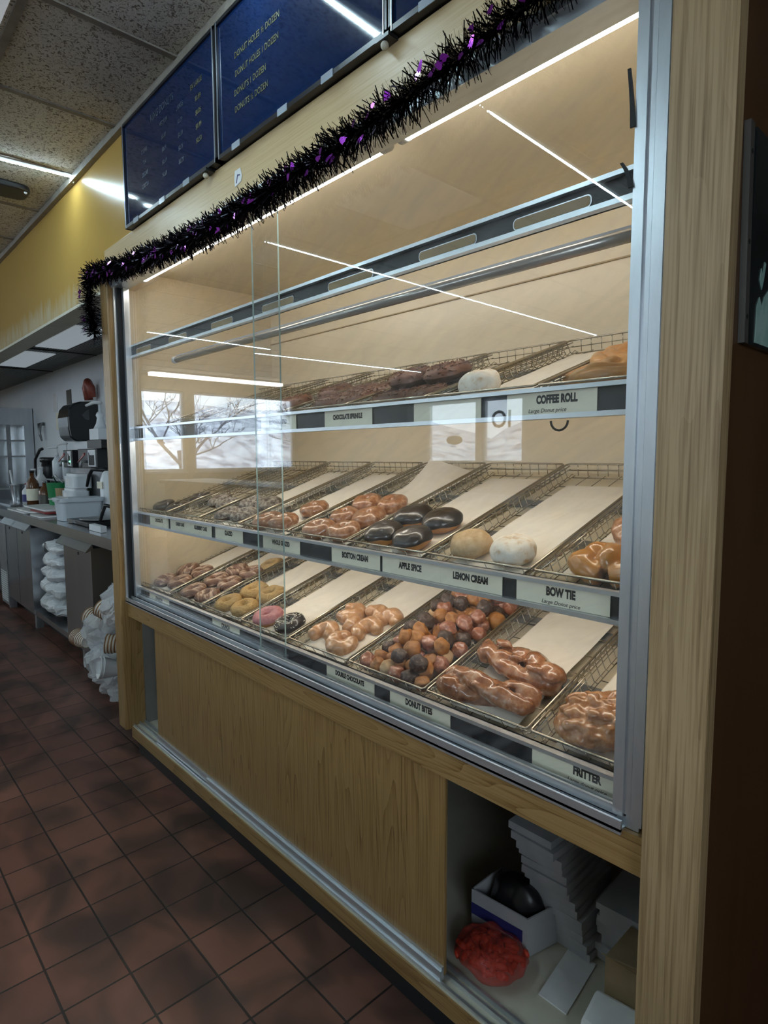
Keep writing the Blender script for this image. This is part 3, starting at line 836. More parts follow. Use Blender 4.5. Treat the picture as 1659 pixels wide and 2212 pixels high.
liner('middle', 3, .045, .240, .02, .60, 'parchment sheet in the tray behind the whole glazed card', 5)
liner('middle', 2, .045, .240, .02, .60, 'parchment sheet under the coconut chocolate donuts', 6)
liner('bottom', 7, .045, .240, .02, .58, 'parchment sheet under the fritter', 7)
liner('bottom', 6, .05, .240, .02, .60, 'parchment sheet under the two dark twists', 8)
liner('bottom', 5, .045, .240, .02, .62, 'parchment sheet under the donut bites', 9)
liner('bottom', 4, .045, .245, .015, .60, 'parchment sheet under the pale glazed knots', 10)
liner('bottom', 3, .045, .240, .02, .60, 'parchment sheet under the pink donut', 11)
liner('bottom', 2, .045, .240, .02, .60, 'parchment sheet under the crunch donuts', 12)
liner('bottom', 1, .045, .240, .02, .60, 'parchment sheet under the drizzled brown donuts', 13)
liner('bottom', 0, .045, .240, .02, .60, 'parchment sheet at the far end of the bottom shelf', 14)
liner('upper', 6, .045, .240, .02, .58, 'parchment sheet under the powdered donut on the upper shelf', 15)
liner('upper', 7, .045, .240, .02, .58, 'parchment sheet under the coffee rolls', 16)

# ------------------------------------------------------------------ pastries
def ring_mesh(R, r, fl, seed, amp=.002, nu=40, nv=18, top=None, grow=0.0, hole=1.0):
    """donut ring; top=(a0,a1) keeps only the crown as an icing shell"""
    vs = []; fs = []
    a0, a1 = (-PI, PI) if top is None else top
    nn = nv if top is None else nv // 2 + 2
    for i in range(nu):
        b = 2 * PI * i / nu
        for j in range(nn + (0 if top is None else 1)):
            a = a0 + (a1 - a0) * j / nn
            if top is not None:
                e = .16 * noise.noise(Vector((math.cos(b) * 2, math.sin(b) * 2, seed)))
                a = a0 - e + (a1 - a0 + 2 * e) * j / nn
            rr_ = r + grow
            x = R + rr_ * math.cos(a) * (hole if math.cos(a) < 0 else 1); z = rr_ * math.sin(a) * fl
            p = Vector((x * math.cos(b), x * math.sin(b), z))
            p += Vector((p.x, p.y, p.z * 1.3)).normalized() * amp * noise.noise(p * 38 + Vector((seed, 0, 0)))
            vs.append(p)
    m_ = nn if top is None else nn + 1
    for i in range(nu):
        k = (i + 1) % nu
        for j in range(nn):
            l = (j + 1) % m_
            fs.append((i * m_ + j, k * m_ + j, k * m_ + l, i * m_ + l))
    me = bpy.data.meshes.new('ring'); me.from_pydata([tuple(v) for v in vs], [], fs)
    for p in me.polygons: p.use_smooth = True
    me.update()
    return me
def disc_mesh(R, h, seed, amp=.003, top=None, grow=0.0, nu=36, nv=20):
    vs = []; fs = []
    a0 = -PI / 2 if top is None else top
    for j in range(nv + 1):
        a = a0 + (PI / 2 - a0) * j / nv
        for i in range(nu):
            b = 2 * PI * i / nu
            aa = a
            if top is not None and j < nv:
                aa = a + (1 - j / nv) * .22 * noise.noise(Vector((math.cos(b) * 1.6, math.sin(b) * 1.6, seed)))
            ca, sa = math.cos(aa), math.sin(aa)
            x = (R + grow) * (abs(ca) ** .75); z = (h + grow) * math.copysign(abs(sa) ** .9, sa)
            p = Vector((x * math.cos(b), x * math.sin(b), z))
            d = p.normalized() if p.length > 1e-6 else Vector((0, 0, 1))
            p += d * amp * noise.noise(p * 30 + Vector((seed * 3.3, 0, 0)))
            p += d * amp * .5 * noise.noise(p * 70 + Vector((seed, 5, 0)))
            vs.append(p)
    for j in range(nv):
        for i in range(nu):
            k = (i + 1) % nu
            fs.append((j * nu + i, j * nu + k, (j + 1) * nu + k, (j + 1) * nu + i))
    me = bpy.data.meshes.new('disc'); me.from_pydata([tuple(v) for v in vs], [], fs)
    for p in me.polygons: p.use_smooth = True
    me.update()
    return me
def withmat(me, m):
    me = me; me.materials.clear(); me.materials.append(M[m]); return me

def pastry(name, parts, shelf, k, u, v, h, rz, label, cat, group, sc=1.0, tilt=(0, 0)):
    """parts: [(mesh of the thing itself)] + [(part name, mesh), ...]"""
    o = bpy.data.objects.new(name, parts[0][1]); COL.objects.link(o)
    o.location = tp(shelf, k, u, v, h)
    o.rotation_euler = (Matrix.Rotation(TH, 3, 'X') @ Matrix.Rotation(tilt[0], 3, 'X') @ Matrix.Rotation(tilt[1], 3, 'Y') @ Matrix.Rotation(rz, 3, 'Z')).to_euler()
    o.scale = (sc, sc, sc)
    for n_, me in parts[1:]:
        c = bpy.data.objects.new(n_, me); COL.objects.link(c); c.parent = o
        if n_ == 'sprinkles': c['kind'] = 'stuff'
    tag(o, label, cat, group)
    return o
def sprinkle_mesh(R, r, fl, seed, m, n_=120):
    rnd = random.Random(seed); mb = MB()
    for _ in range(n_):
        b = rnd.uniform(0, 2 * PI); a = rnd.uniform(.15, PI - .15)
        x = R + (r + .001) * math.cos(a); z = (r + .001) * math.sin(a) * fl
        p = Vector((x * math.cos(b), x * math.sin(b), z))
        d = Vector((rnd.uniform(-1, 1), rnd.uniform(-1, 1), rnd.uniform(-.4, .4))).normalized() * .0035
        mb.tube([p - d, p + d], .0011, 4)
    return withmat(mb.mesh('sprinkles'), m)

glz = [withmat(ring_mesh(.0245, .0245, .86, s, .006, hole=.93), 'glaze') for s in (1, 2, 3)]
bost_d = [withmat(disc_mesh(.054, .027, s), 'dough') for s in (4, 5)]
bost_i = [withmat(disc_mesh(.0545, .0275, s, top=-.08, grow=.0015), 'choc') for s in (4, 5)]
spice = withmat(disc_mesh(.051, .029, 6, .004), 'spice')
powd = withmat(disc_mesh(.051, .030, 8, .005), 'powder')
cr = [withmat(ring_mesh(.030, .0215, .85, s, .005, hole=.85), 'crunch') for s in (11, 12)]
cin_d = [withmat(ring_mesh(.030, .020, .85, s, .003), 'choc_b') for s in (14, 15)]
cin_i = [withmat(ring_mesh(.030, .020, .85, s, .003, top=(-.1, PI + .1), grow=.0015), 'cinnamon') for s in (14, 15)]
dk_i = [withmat(ring_mesh(.030, .020, .85, s, .003, top=(-.1, PI + .1), grow=.0015), 'coconut') for s in (14, 15)]
ck_i = withmat(ring_mesh(.030, .020, .85, 14, .003, top=(-.1, PI + .1), grow=.0015), 'choc')
pk_d = withmat(ring_mesh(.0305, .021, .9, 17, .002), 'dough')
pk_i = withmat(ring_mesh(.0305, .021, .9, 17, .002, top=(-.15, PI + .15), grow=.0015), 'pink')
sp_c = sprinkle_mesh(.030, .0215, .85, 5, 'sprk', 150)
sp_w = sprinkle_mesh(.030, .0215, .85, 9, 'card', 60)

ROW = ['front', 'second', 'third', 'fourth']
rnd = random.Random(3)
def lay(name, kinds, shelf, k, spots, base, cat, group, h, sc=1.0):
    for i, (u, v, where) in enumerate(spots):
        pastry(name, kinds[i % len(kinds)], shelf, k, u, v, h, rnd.uniform(0, 6.28), base % where, cat, group, sc * rnd.uniform(.96, 1.04))
lay('glazed_donut', [[('r', m_)] for m_ in glz], 'middle', 4,
    [(.083, .064, 'front row, far side'), (.19, .075, 'front row, near side'), (.082, .172, 'second row, far side'), (.186, .181, 'second row, near side'), (.066, .288, 'back row, far side'), (.18, .29, 'back row, near side')],
    'brown glazed donut in the middle shelf tray of six, %s', 'donut', 'glazed donuts on the middle shelf', .0215, 1.06)
lay('cream_donut', [[('r', bost_d[0]), ('icing', bost_i[0])], [('r', bost_d[1]), ('icing', bost_i[1])]], 'middle', 5,
    [(.062, .083, 'front far one of the four'), (.178, .075, 'front near one of the four'), (.062, .205, 'back far one of the four'), (.180, .196, 'back near one of the four')],
    'round cream donut with black chocolate icing, %s', 'donut', 'chocolate iced cream donuts', .0275, 1.0)
pastry('spiced_donut', [('r', spice)], 'middle', 6, .072, .082, .0295, .6, 'tan sugar dusted filled donut beside the white powdered one', 'donut', 'filled donuts behind the lemon cream card')
pastry('powdered_donut', [('r', powd)], 'middle', 6, .196, .078, .0305, 2.1, 'white powdered filled donut at the front of the middle shelf', 'donut', 'filled donuts behind the lemon cream card')
lay('glazed_round', [[('r', m_)] for m_ in glz], 'middle', 3, [(.180, .20, 'standing alone near the overlapping glass edge'), (.07, .075, 'front far side behind the whole glazed card'), (.165, .08, 'front near side behind the whole glazed card')],
    'brown glazed round donut, %s', 'donut', 'rounds behind the whole glazed card', .0215, 1.08)
lay('coconut_donut', [[('r', cin_d[0]), ('icing', dk_i[0])], [('r', cin_d[1]), ('icing', dk_i[1])]], 'middle', 2, [(.06, .09, 'front far side'), (.16, .10, 'front near side'), (.06, .20, 'second row far side'), (.165, .21, 'second row near side')],
    'dark donut flecked with coconut behind the glazed card, %s', 'donut', 'coconut donuts on the middle shelf', .018)
lay('coconut_donut', [[('r', cin_d[0]), ('icing', dk_i[0])]], 'middle', 1, [(.115, .19, 'behind'), (.215, .17, 'in front')],
    'dark coconut donut above the blueberry cake card, the one %s', 'donut', 'coconut donuts above the cake cards', .018)
lay('chocolate_donut', [[('r', cin_d[0]), ('icing', ck_i)]], 'middle', 0, [(.075, .085, 'front far side'), (.215, .085, 'front near side'), (.21, .20, 'second row')],
    'black iced ring at the far end of the middle shelf, %s', 'donut', 'black iced rings', .018)
# bottom shelf
lay('crunch_donut', [[('r', m_)] for m_ in cr], 'bottom', 2, [(.078, .072, 'front far'), (.188, .078, 'front near'), (.095, .182, 'second row far'), (.205, .185, 'second row near')],
    'crumbly tan crunch coated donut, %s of its tray', 'donut', 'crunch donuts', .0195, 1.06)
pastry('crunch_donut', [('r', cr[0])], 'bottom', 1, .235, .37, .0195, 1, 'crunch coated donut lying alone behind the drizzled donuts', 'donut', 'crunch donuts')
lay('drizzled_donut', [[('r', cin_d[0]), ('icing', cin_i[0])], [('r', cin_d[1]), ('icing', cin_i[1])]], 'bottom', 1,
    [(.078, .072, 'front far'), (.200, .072, 'front near'), (.085, .178, 'second row far'), (.195, .180, 'second row near'), (.095, .275, 'third row far'), (.20, .285, 'third row near')],
    'brown donut with pale drizzle behind the crunch tray, %s', 'donut', 'drizzled brown donuts', .018, 1.05)
lay('iced_donut', [[('r', cin_d[1]), ('icing', cin_i[1])], [('r', cin_d[0]), ('icing', cin_i[0])]], 'bottom', 0, [(.08, .075, 'front far'), (.195, .095, 'front near'), (.09, .185, 'back far'), (.205, .20, 'back near')],
    'dark brown iced donut in the farthest bottom tray, %s', 'donut', 'iced donuts in the farthest bottom tray', .018, 1.05)
pastry('pink_donut', [('r', pk_d), ('icing', pk_i)], 'bottom', 3, .062, .073, .0195, .3, 'pink iced sprinkled ring donut behind the crunch card', 'donut', None, 1.05)
pastry('sprinkle_donut', [('r', cin_d[0]), ('icing', ck_i), ('sprinkles', sp_w)], 'bottom', 3, .190, .078, .019, .9, 'dark chocolate ring with pale sprinkles beside the pink donut', 'donut', None, 1.05)
# glazed knots: thick crescents of dough
def crescent(seed, arc):
    mb = MB(); pts = []; rs = []
    for i in range(17):
        t_ = i / 16; a = -arc / 2 + arc * t_
        pts.append((.027 * math.cos(a), .027 * math.sin(a), .003 * math.sin(7 * t_)))
        rs.append(.0250 * (.62 + .38 * math.sin(PI * min(1, max(0, .12 + .76 * t_)))) * (1 + .08 * noise.noise(Vector((t_ * 6, seed, 0)))))
    mb.tube(pts, rs, 14)
    for e in (0, -1): ball(mb, pts[e], rs[e] * 1.02, 14, 8)
    return withmat(crumple(remeshed(mb, .0032, 3), .0022, 55, seed), 'glaze_p')
cre = [crescent(1, 3.6), crescent(2, 4.4), crescent(3, 2.6)]
for i, (u, v, rz, h, wh) in enumerate([(.070, .085, 1.9, .017, 'front far corner'), (.178, .078, -1.9, .017, 'front near corner'), (.100, .155, .9, .019, 'second row far side'), (.200, .158, 2.6, .018, 'second row near side'), (.055, .215, .2, .017, 'third row far side'), (.150, .228, 1.2, .02, 'third row middle'), (.222, .225, 2.2, .018, 'third row near side')]):
    pastry('glazed_knot', [('r', cre[i % 3])], 'bottom', 4, u, v, h, rz, 'pale glazed crescent shaped donut, %s of its tray' % wh, 'donut', 'pale glazed knots', 1.1)
# two long twists
def twist_mesh(seed):
    mb = MB(); n_ = 40
    for s_ in (0, PI):
        pts = []; rs = []
        for i in range(n_ + 1):
            t_ = i / n_; a = s_ + t_ * 2.6 + seed
            e = math.sin(PI * min(1, max(0, t_))) ** .35
            pts.append((-.095 + .19 * t_, .024 * math.cos(a) * (.45 + .55 * e), .013 * math.sin(a)))
            rs.append(.0205 * (.75 + .25 * e) * (1 + .16 * noise.noise(Vector((t_ * 5, s_, seed)))))
        mb.tube(pts, rs, 14)
        for e in (0, -1): ball(mb, pts[e], rs[e], 12, 8)
    ball(mb, (.085, .016, .004), (.026, .02, .022)); ball(mb, (-.08, -.018, .004), (.028, .022, .022))
    for k in range(5): ball(mb, (-.06 + .03 * k, .018 * math.sin(k * 2 + seed), .022), (.024, .010, .008))
    return withmat(crumple(remeshed(mb, .003, 2), .0045, 40, seed + 1), 'twist')
pastry('glazed_twist', [('r', twist_mesh(.4))], 'bottom', 6, .136, .068, .033, .06, 'long dark glazed twist lying at the tray front', 'twist', 'glazed twists', 1.18)
pastry('glazed_twist', [('r', twist_mesh(2.0))], 'bottom', 6, .148, .186, .035, -.22, 'long dark glazed twist lying behind the front one', 'twist', 'glazed twists', 1.15)
# fritter
mb = MB(); ball(mb, (0, 0, 0), (.078, .066, .034), 24, 14)
rf = random.Random(5)
for _ in range(60):
    a = rf.uniform(0, 6.28); q = math.sqrt(rf.random())
    x, y = .070 * q * math.cos(a), .058 * q * math.sin(a)
    z = .034 * math.sqrt(max(.05, 1 - q * q * .9)) + rf.uniform(-.006, .008)
    ball(mb, (x, y, z), (rf.uniform(.010, .019), rf.uniform(.008, .013), rf.uniform(.007, .011)), 10, 7)
pastry('apple_fritter', [('r', withmat(crumple(remeshed(mb, .003, 1), .003, 60, 4), 'fritter'))], 'bottom', 7, .110, .085, .034, .5, 'large lumpy glazed fritter beside the aluminium post', 'fritter', None, 1.12)
# bow ties
def bowtie_mesh(seed):
    mb = MB()
    for s_ in (-1, 1):
        pts = [(s_ * (.010 + .052 * math.sin(t_ * PI / 10) ** .8 * (1 if t_ <= 10 else 1)), .034 * math.cos(t_ * PI / 10), .002 + .006 * math.sin(t_ + seed)) for t_ in range(11)]
        mb.tube(pts, [.024] * 11, 12)
        ball(mb, (s_ * .050, -.012, .006), (.030, .036, .026)); ball(mb, (s_ * .034, .022, .010), (.030, .028, .024))
    ball(mb, (0, 0, .014), (.024, .040, .027))
    return withmat(crumple(remeshed(mb, .0032, 2), .003, 35, seed), 'bowtie')
bt = [bowtie_mesh(1), bowtie_mesh(2)]
pastry('bow_tie_pastry', [('r', bt[0])], 'middle', 7, .130, .082, .025, .12, 'golden glazed bow tie pastry at the front of its tray', 'pastry', 'bow tie pastries', 1.02)
b2 = bt[1].copy(); withmat(b2, 'glaze')
pastry('bow_tie_pastry', [('r', b2)], 'middle', 7, .145, .225, .028, -.3, 'darker glazed bow tie pastry behind the golden one', 'pastry', 'bow tie pastries', 1.02)
# upper shelf
sprk_i = withmat(ring_mesh(.030, .020, .85, 14, .003, top=(-.1, PI + .1), grow=.0015), 'sprk')
SPK = [[('r', cin_d[0]), ('icing', sprk_i), ('sprinkles', sp_c)]]
lay('sprinkle_donut', SPK, 'upper', 5, [(.085, .10, 'front far side'), (.20, .11, 'front near side'), (.09, .21, 'second row far side'), (.205, .22, 'second row near side')], 'chocolate sprinkled donut in the full upper tray, %s', 'donut', 'chocolate sprinkled donuts, full upper tray', .020, 1.2)
lay('sprinkle_donut', SPK, 'upper', 5, [(.10, .165, 'far one lying on top'), (.21, .185, 'near one lying on top')], 'chocolate sprinkled donut of the full upper tray, %s', 'donut', 'chocolate sprinkled donuts, full upper tray', .056, 1.2)
lay('sprinkle_donut', SPK, 'upper', 4, [(.065, .14, 'front far side'), (.19, .13, 'front near side'), (.09, .25, 'second row far side'), (.21, .25, 'second row near side')], 'chocolate sprinkled donut above the chocolate sprinkle card, %s', 'donut', 'chocolate sprinkled donuts above their card', .020, 1.2)
lay('sprinkle_donut', SPK, 'upper', 3, [(.075, .20, 'front'), (.16, .32, 'back')], 'chocolate donut seen through the overlapping panes, %s', 'donut', 'chocolate donuts behind the overlapping panes', .020, 1.2)
pastry('powdered_donut', [('r', powd)], 'upper', 6, .068, .118, .0305, 2.9, 'white powdered donut on the upper shelf', 'donut', None, 1.0)
def roll_mesh():
    mb = MB(); pts = []; rs = []
    for i in range(60):
        a = i * .26; q = .006 + .0034 * a
        pts.append((q * math.cos(a) * 1.05, q * math.sin(a), .004 * math.sin(i * .5) + .010 * (1 - i / 60))); rs.append(.0125)
    mb.tube(pts, rs, 10); ball(mb, (0, 0, -.006), (.055, .052, .016))
    return withmat(crumple(remeshed(mb, .003, 1), .003, 40, 3), 'roll')
rm = roll_mesh()
pastry('coffee_roll', [('r', rm)], 'upper', 7, .098, .10, .024, .4, 'flat coffee roll at the front of the upper tray', 'pastry', 'coffee rolls', 1.35)
pastry('coffee_roll', [('r', rm)], 'upper', 7, .09, .235, .030, 2.4, 'taller coffee roll behind the flat one', 'pastry', 'coffee rolls', 1.35)

# heap of donut bites
def bite_mesh(seed, nip):
    mb = MB(); ball(mb, (0, 0, 0), (.0225, .0205, .0205), 16, 10)
    if nip:
        ball(mb, (.005, .003, .019), (.008, .007, .008), 8, 6); ball(mb, (-.004, -.002, .018), (.007, .009, .006), 8, 6)
    return crumple(remeshed(mb, .0036, 2), .0045, 60, seed)
bm_ = [bite_mesh(1, 0), bite_mesh(2, 1), bite_mesh(3, 0)]
BK = {'bite_o': 'orange brown plain donut bite in the heap', 'bite_d': 'near black donut bite in the heap', 'bite_p': 'reddish glazed donut bite in the heap', 'bite_t': 'pale tan sugared donut bite in the heap'}
bmm = {}
for kk in BK:
    bmm[kk] = []
    for me in bm_:
        c = me.copy(); withmat(c, kk); bmm[kk].append(c)
rb = random.Random(11)
placed = []
def bite(u, v, h, kind, nip=None):
    me = bmm[kind][rb.randrange(3) if nip is None else nip]
    o = pastry('donut_bite', [('r', me)], 'bottom', 5, u, v, h, rb.uniform(0, 6.28), BK[kind], 'donut bite', BK[kind].replace('donut bite in the heap', 'donut bites'), rb.uniform(1.0, 1.2), (rb.uniform(-.5, .5), rb.uniform(-.5, .5)))
for j in range(13):
    for i in range(6):
        u = .045 + i * .041 + (.016 if j % 2 else 0) + rb.uniform(-.004, .004)
        v = .034 + j * .040 + rb.uniform(-.004, .004)
        if u > .255: continue
        kind = rb.choices(['bite_o', 'bite_d', 'bite_p', 'bite_t'], [3.5, 2.2, 3.5 if j > 4 else 2, .5])[0]
        bite(u, v, .021, kind)
for j in range(11):
    for i in range(5):
        u = .062 + i * .042 + (.018 if j % 2 else 0) + rb.uniform(-.006, .006)
        v = .06 + j * .042 + rb.uniform(-.006, .006)
        if u > .24 or rb.random() < (.35 if j > 1 else .6): continue
        kind = rb.choices(['bite_o', 'bite_d', 'bite_p', 'bite_t'], [3.5, 2.2, 4 if j > 3 else 2, .6])[0]
        bite(u, v, .052, kind)

# ------------------------------------------------------------------ price cards
def card(shelf, x0, x1, words, label, hand=None, dx=0.0, dz=0.003, size=.0205, ghost=False):
    zt = ZT[shelf]; z0, z1 = zt - .0585, zt - .0172
    y = .0448
    t = thing('price_card', label, 'price card', ((x0 + x1) / 2, y, z0), 'price cards on the %s shelf' % shelf)
    MB().box(x0, x1, y, y + .0012, z0, z1).build('card', 'card', t)
    cx, cz = (x0 + x1) / 2 + dx, (z0 + z1) / 2 + dz
    if words:
        text('lettering', words, size, (cx, y - .0004, cz), 'ink', t, .68, .0013)
    if hand:
        text('handwriting', hand, .0105, (cx + (.0 if shelf != 'upper' else -.02), y - .0004, z0 + .0065), 'pen', t, 1.05, .0001, .25)
card('middle', -.02, .165, 'CHOCOLATE', 'chocolate price card at the far end of the middle shelf', size=.018)
card('middle', .183, .360, 'CHERRY CAKE', 'cherry cake price card', size=.0165)
card('middle', .3605, .532, 'BLUEBERRY CAKE', 'blueberry cake price card', size=.0185)
card('middle', .559, .750, 'GLAZED', 'glazed price card on the middle shelf')
card('middle', .876, 1.077, 'WHOLE GLAZED', 'whole glazed price card behind the overlapping glass', size=.0185)
card('middle', 1.227, 1.423, 'BOSTON CREAM', 'boston cream price card')
card('middle', 1.432, 1.6255, 'APPLE SPICE', 'apple spice price card')
card('middle', 1.626, 1.795, 'LEMON CREAM', 'lemon cream price card')
card('middle', 1.830, 2.028, 'BOW TIE', 'bow tie price card with handwriting', 'Large Donut price', .0, .006, .0225)
card('upper', .88, 1.068, 'FRENCH TOASTED', 'dim price card behind the overlapping glass on the upper shelf', size=.0165)
card('upper', 1.203, 1.396, 'CHOCOLATE SPRINKLE', 'chocolate sprinkle price card', size=.0165)
card('upper', 1.541, 1.735, None, 'blank price card on the upper shelf')
card('upper', 1.800, 1.992, 'COFFEE ROLL', 'coffee roll price card with handwriting', 'Large Donut price', .015, .006, .0205)
card('bottom', -.058, .141, 'CINNAMON', 'cinnamon price card at the far end of the bottom shelf', size=.0185)
card('bottom', .517, .712, 'CRUNCH', 'crunch price card below the pink donut')
card('bottom', 1.198, 1.399, 'DOUBLE CHOCOLATE', 'double chocolate price card', size=.0175, dz=.004)
card('bottom', 1.458, 1.657, 'DONUT BITES', 'donut bites price card', dz=.004)
card('bottom', 1.874, 2.055, 'FRITTER', 'fritter price card with handwriting', 'Large donut price', .028, .006, .0225)

# ================================================================== MENU BOARDS
def board(x0, x1, label, lines):
    z0, z1 = 2.243, 2.628
    y0, y1 = -.026, .012
    t = thing('menu_board', label, 'menu board', ((x0 + x1) / 2, y1, z0), 'navy menu boards above the case')
    fr = MB()
    for a in ((x0, x0 + .010, z0, z1), (x1 - .010, x1, z0, z1), (x0, x1, z0, z0 + .012), (x0, x1, z1 - .010, z1)):
        fr.box(a[0], a[1], y0, y1, a[2], a[3])
    fr.build('frame', 'black', t)
    MB().box(x0 + .009, x0 + .0115, y0 - .0015, y0, z0, z1).build('bright_edge', 'alu_v', t)
    MB().box(x1 - .011, x1 - .0085, y0 - .0015, y0, z0, z1).build('bright_edge', 'alu_v', t)
    MB().box(x0 + .010, x1 - .010, y0 + .006, y0 + .012, z0 + .012, z1 - .010).build('panel', 'navy', t)
    for s, fx, fz, sz, m in lines:
        text('lettering', s, sz, (x0 + fx, y0 + .0052, z1 - fz), m, t, .82, .0003)
    for fx in (.09, .33, .52): MB().box(x0 + fx, x0 + fx + .045, y0 - .002, y0 - .0005, z0 - .004, z0 + .014).build('tape_strip', 'tape', t)
PR = ['$0.89', '$0.85', '$0.99', '$0.50']
L1 = [('KING DONUTS', .36, .075, .034, 'dim'), ('MEDIUM', .37, .125, .022, 'dim'), ('LARGE', .50, .125, .022, 'dim'), ('EX LARGE', .62, .105, .022, 'gold')]
for i in range(4):
    L1 += [('$0.69', .37, .17 + .042 * i, .020, 'dim'), ('$0.79', .50, .17 + .042 * i, .020, 'dim'), (PR[i], .63, .15 + .042 * i, .021, 'gold')]
L1 += [('COFFEE', .20, .16, .020, 'dim'), ('TEA', .20, .20, .020, 'dim'), ('DECAF', .20, .24, .020, 'dim'), ('COCOA', .20, .28, .020, 'dim')]
board(.025, .775, 'navy menu board at the far end, with three price columns', L1)
board(.780, 1.528, 'navy menu board in the middle, listing donuts by the dozen', [('DONUT HOLES \u00bd DOZEN', .222, .135, .024, 'gold'), ('DONUT HOLES 1 DOZEN', .22, .185, .024, 'gold'), ('DONUTS 1 DOZEN', .185, .235, .024, 'gold'), ('DONUTS \u00bd DOZEN', .19, .28, .024, 'gold'), ('$0.50', .50, .155, .024, 'gold'), ('$6.00', .50, .10, .024, 'gold')])
board(1.533, 2.12, 'navy menu board nearest the oak post', [])
# clips under the board joints, sticker on the header
for x, lb in ((.70, 'small black clip with a bead under the far menu board joint'), (1.52, 'black clip with a bead under the near menu board joint')):
    t = thing('board_clip', lb, 'clip', (x, -.03, 2.235))
    MB().box(x - .018, x + .022, -.034, -.005, 2.234, 2.242).build('plate', 'black', t)
    bb = MB(); ball(bb, (x, -.024, 2.226), .009, 12, 8); bb.build('bead', 'cream', t, smooth=True)
st = thing('sticker', 'torn white sticker on the oak header below the menu boards', 'sticker', (.86, -.005, 2.175))
MB().prism([(.845, 2.152), (.880, 2.158), (.886, 2.172), (.878, 2.197), (.846, 2.197), (.842, 2.175)], 1, -.0058, -.0048).build('paper', 'white_p', st)
MB().prism([(.852, 2.160), (.856, 2.160), (.863, 2.178), (.875, 2.176), (.876, 2.179), (.860, 2.183)], 1, -.0063, -.0057).build('print', 'blue', st)

# ================================================================== TINSEL GARLAND
path = [(-.285, -.06, 1.885), (-.305, -.065, 1.96), (-.315, -.065, 2.05), (-.305, -.065, 2.11), (-.24, -.06, 2.132), (-.12, -.045, 2.114), (.10, -.04, 2.092), (.375, -.04, 2.070), (.62, -.04, 2.052), (.881, -.04, 2.048), (1.10, -.04, 2.054), (1.325, -.04, 2.063), (1.50, -.04, 2.072), (1.631, -.04, 2.079), (1.75, -.04, 2.096), (1.854, -.04, 2.108), (1.93, -.04, 2.118), (2.02, -.035, 2.135)]
pts = [Vector(p) for p in path]
seg = []
for a, b_ in zip(pts, pts[1:]):
    n_ = max(2, int((b_ - a).length / .01))
    for k in range(n_): seg.append((a.lerp(b_, k / n_), (b_ - a).normalized()))
rt = random.Random(21)
tin = thing('tinsel_garland', 'black tinsel garland with purple foil shapes draped along the header', 'garland', (.8, -.04, 2.06))
MB().tube(pts, .004, 6).build('cord', 'rubber', tin)
strands = MB(); pf = MB()
for p, d in seg:
    for _ in range(34 if p.x > -.27 else 56):
        o_ = Vector((rt.gauss(0, 1), rt.gauss(0, 1), rt.gauss(0, 1)))
        o_ -= d * o_.dot(d) * .7
        if o_.length < 1e-3: continue
        o_.normalize()
        if p.y + o_.y * .03 > -.014 and o_.y > 0: o_.y *= -.5
        ln = rt.uniform(.022, .056); wd = rt.uniform(.0010, .0023)
        sd = o_.cross(d + Vector((rt.uniform(-.4, .4), rt.uniform(-.4, .4), rt.uniform(-.4, .4)))).normalized() * wd
        q = p + d * rt.uniform(-.008, .008)
        mid = q + o_ * ln * .55; end = q + o_ * ln + Vector((rt.uniform(-.006, .006), 0, rt.uniform(-.010, .003)))
        strands.add([q - sd, q + sd, mid - sd, mid + sd, end - sd * .8, end + sd * .8], [(0, 1, 3, 2), (2, 3, 5, 4)])
    if rt.random() < .38:
        a = rt.uniform(0, 6.28)
        c = p + Vector((rt.uniform(-.01, .01), rt.uniform(-.046, -.026), rt.uniform(-.045, .012)))
        ux = Vector((math.cos(a), .3 * math.sin(a), math.sin(a))) * rt.uniform(.006, .010); uz = Vector((-math.sin(a), rt.uniform(-.4, .4), math.cos(a))) * rt.uniform(.007, .012)
        prof = [(-1, -.9), (-.5, -.6), (0, -1), (.5, -.6), (1, -.9), (.8, .2), (.4, .9), (0, 1.05), (-.4, .9), (-.8, .2)]
        pf.add([c + ux * x + uz * z for x, z in prof], [tuple(range(10))])
o = strands.build('strands', 'foil', tin); o['kind'] = 'stuff'
o = pf.build('foil_shapes', 'foil_p', tin); o['kind'] = 'stuff'; o['label'] = 'purple foil cutouts'

# ================================================================== SIGN ON THE BROWN PARTITION
sg = thing('wall_sign', 'peeling dark and aqua poster in a screwed frame on the brown partition', 'sign', (2.222, .03, 1.52))
X = 2.2205
MB().box(X, X + .008, .034, .42, 1.515, 1.815).build('backing', 'poster_dark', sg)
MB().hexa([(X, .020, 1.515), (X + .009, .020, 1.515), (X + .009, .036, 1.515), (X, .036, 1.515)], [(X, .004, 1.815), (X + .009, .004, 1.815), (X + .009, .020, 1.815), (X, .020, 1.815)]).build('edge_strip', 'strip', sg)
h_ = MB()
for z in (1.775, 1.655, 1.552): h_.tube([(X + .0085, .028 - (z - 1.515) * .0533, z), (X + .0096, .028 - (z - 1.515) * .0533, z)], .0036, 10)
h_.build('screw_holes', 'rubber', sg)
aq = MB()
aq.prism([(.066, 1.520), (.20, 1.520), (.30, 1.520), (.30, 1.60), (.16, 1.60), (.13, 1.612), (.10, 1.592), (.09, 1.575), (.078, 1.588), (.068, 1.575)], 0, X + .0082, X + .0092)
aq.prism([(.086, 1.600), (.093, 1.615), (.100, 1.640), (.094, 1.642), (.086, 1.62), (.080, 1.630), (.075, 1.612)], 0, X + .0082, X + .0092)
aq.build('torn_print', 'poster_aqua', sg)

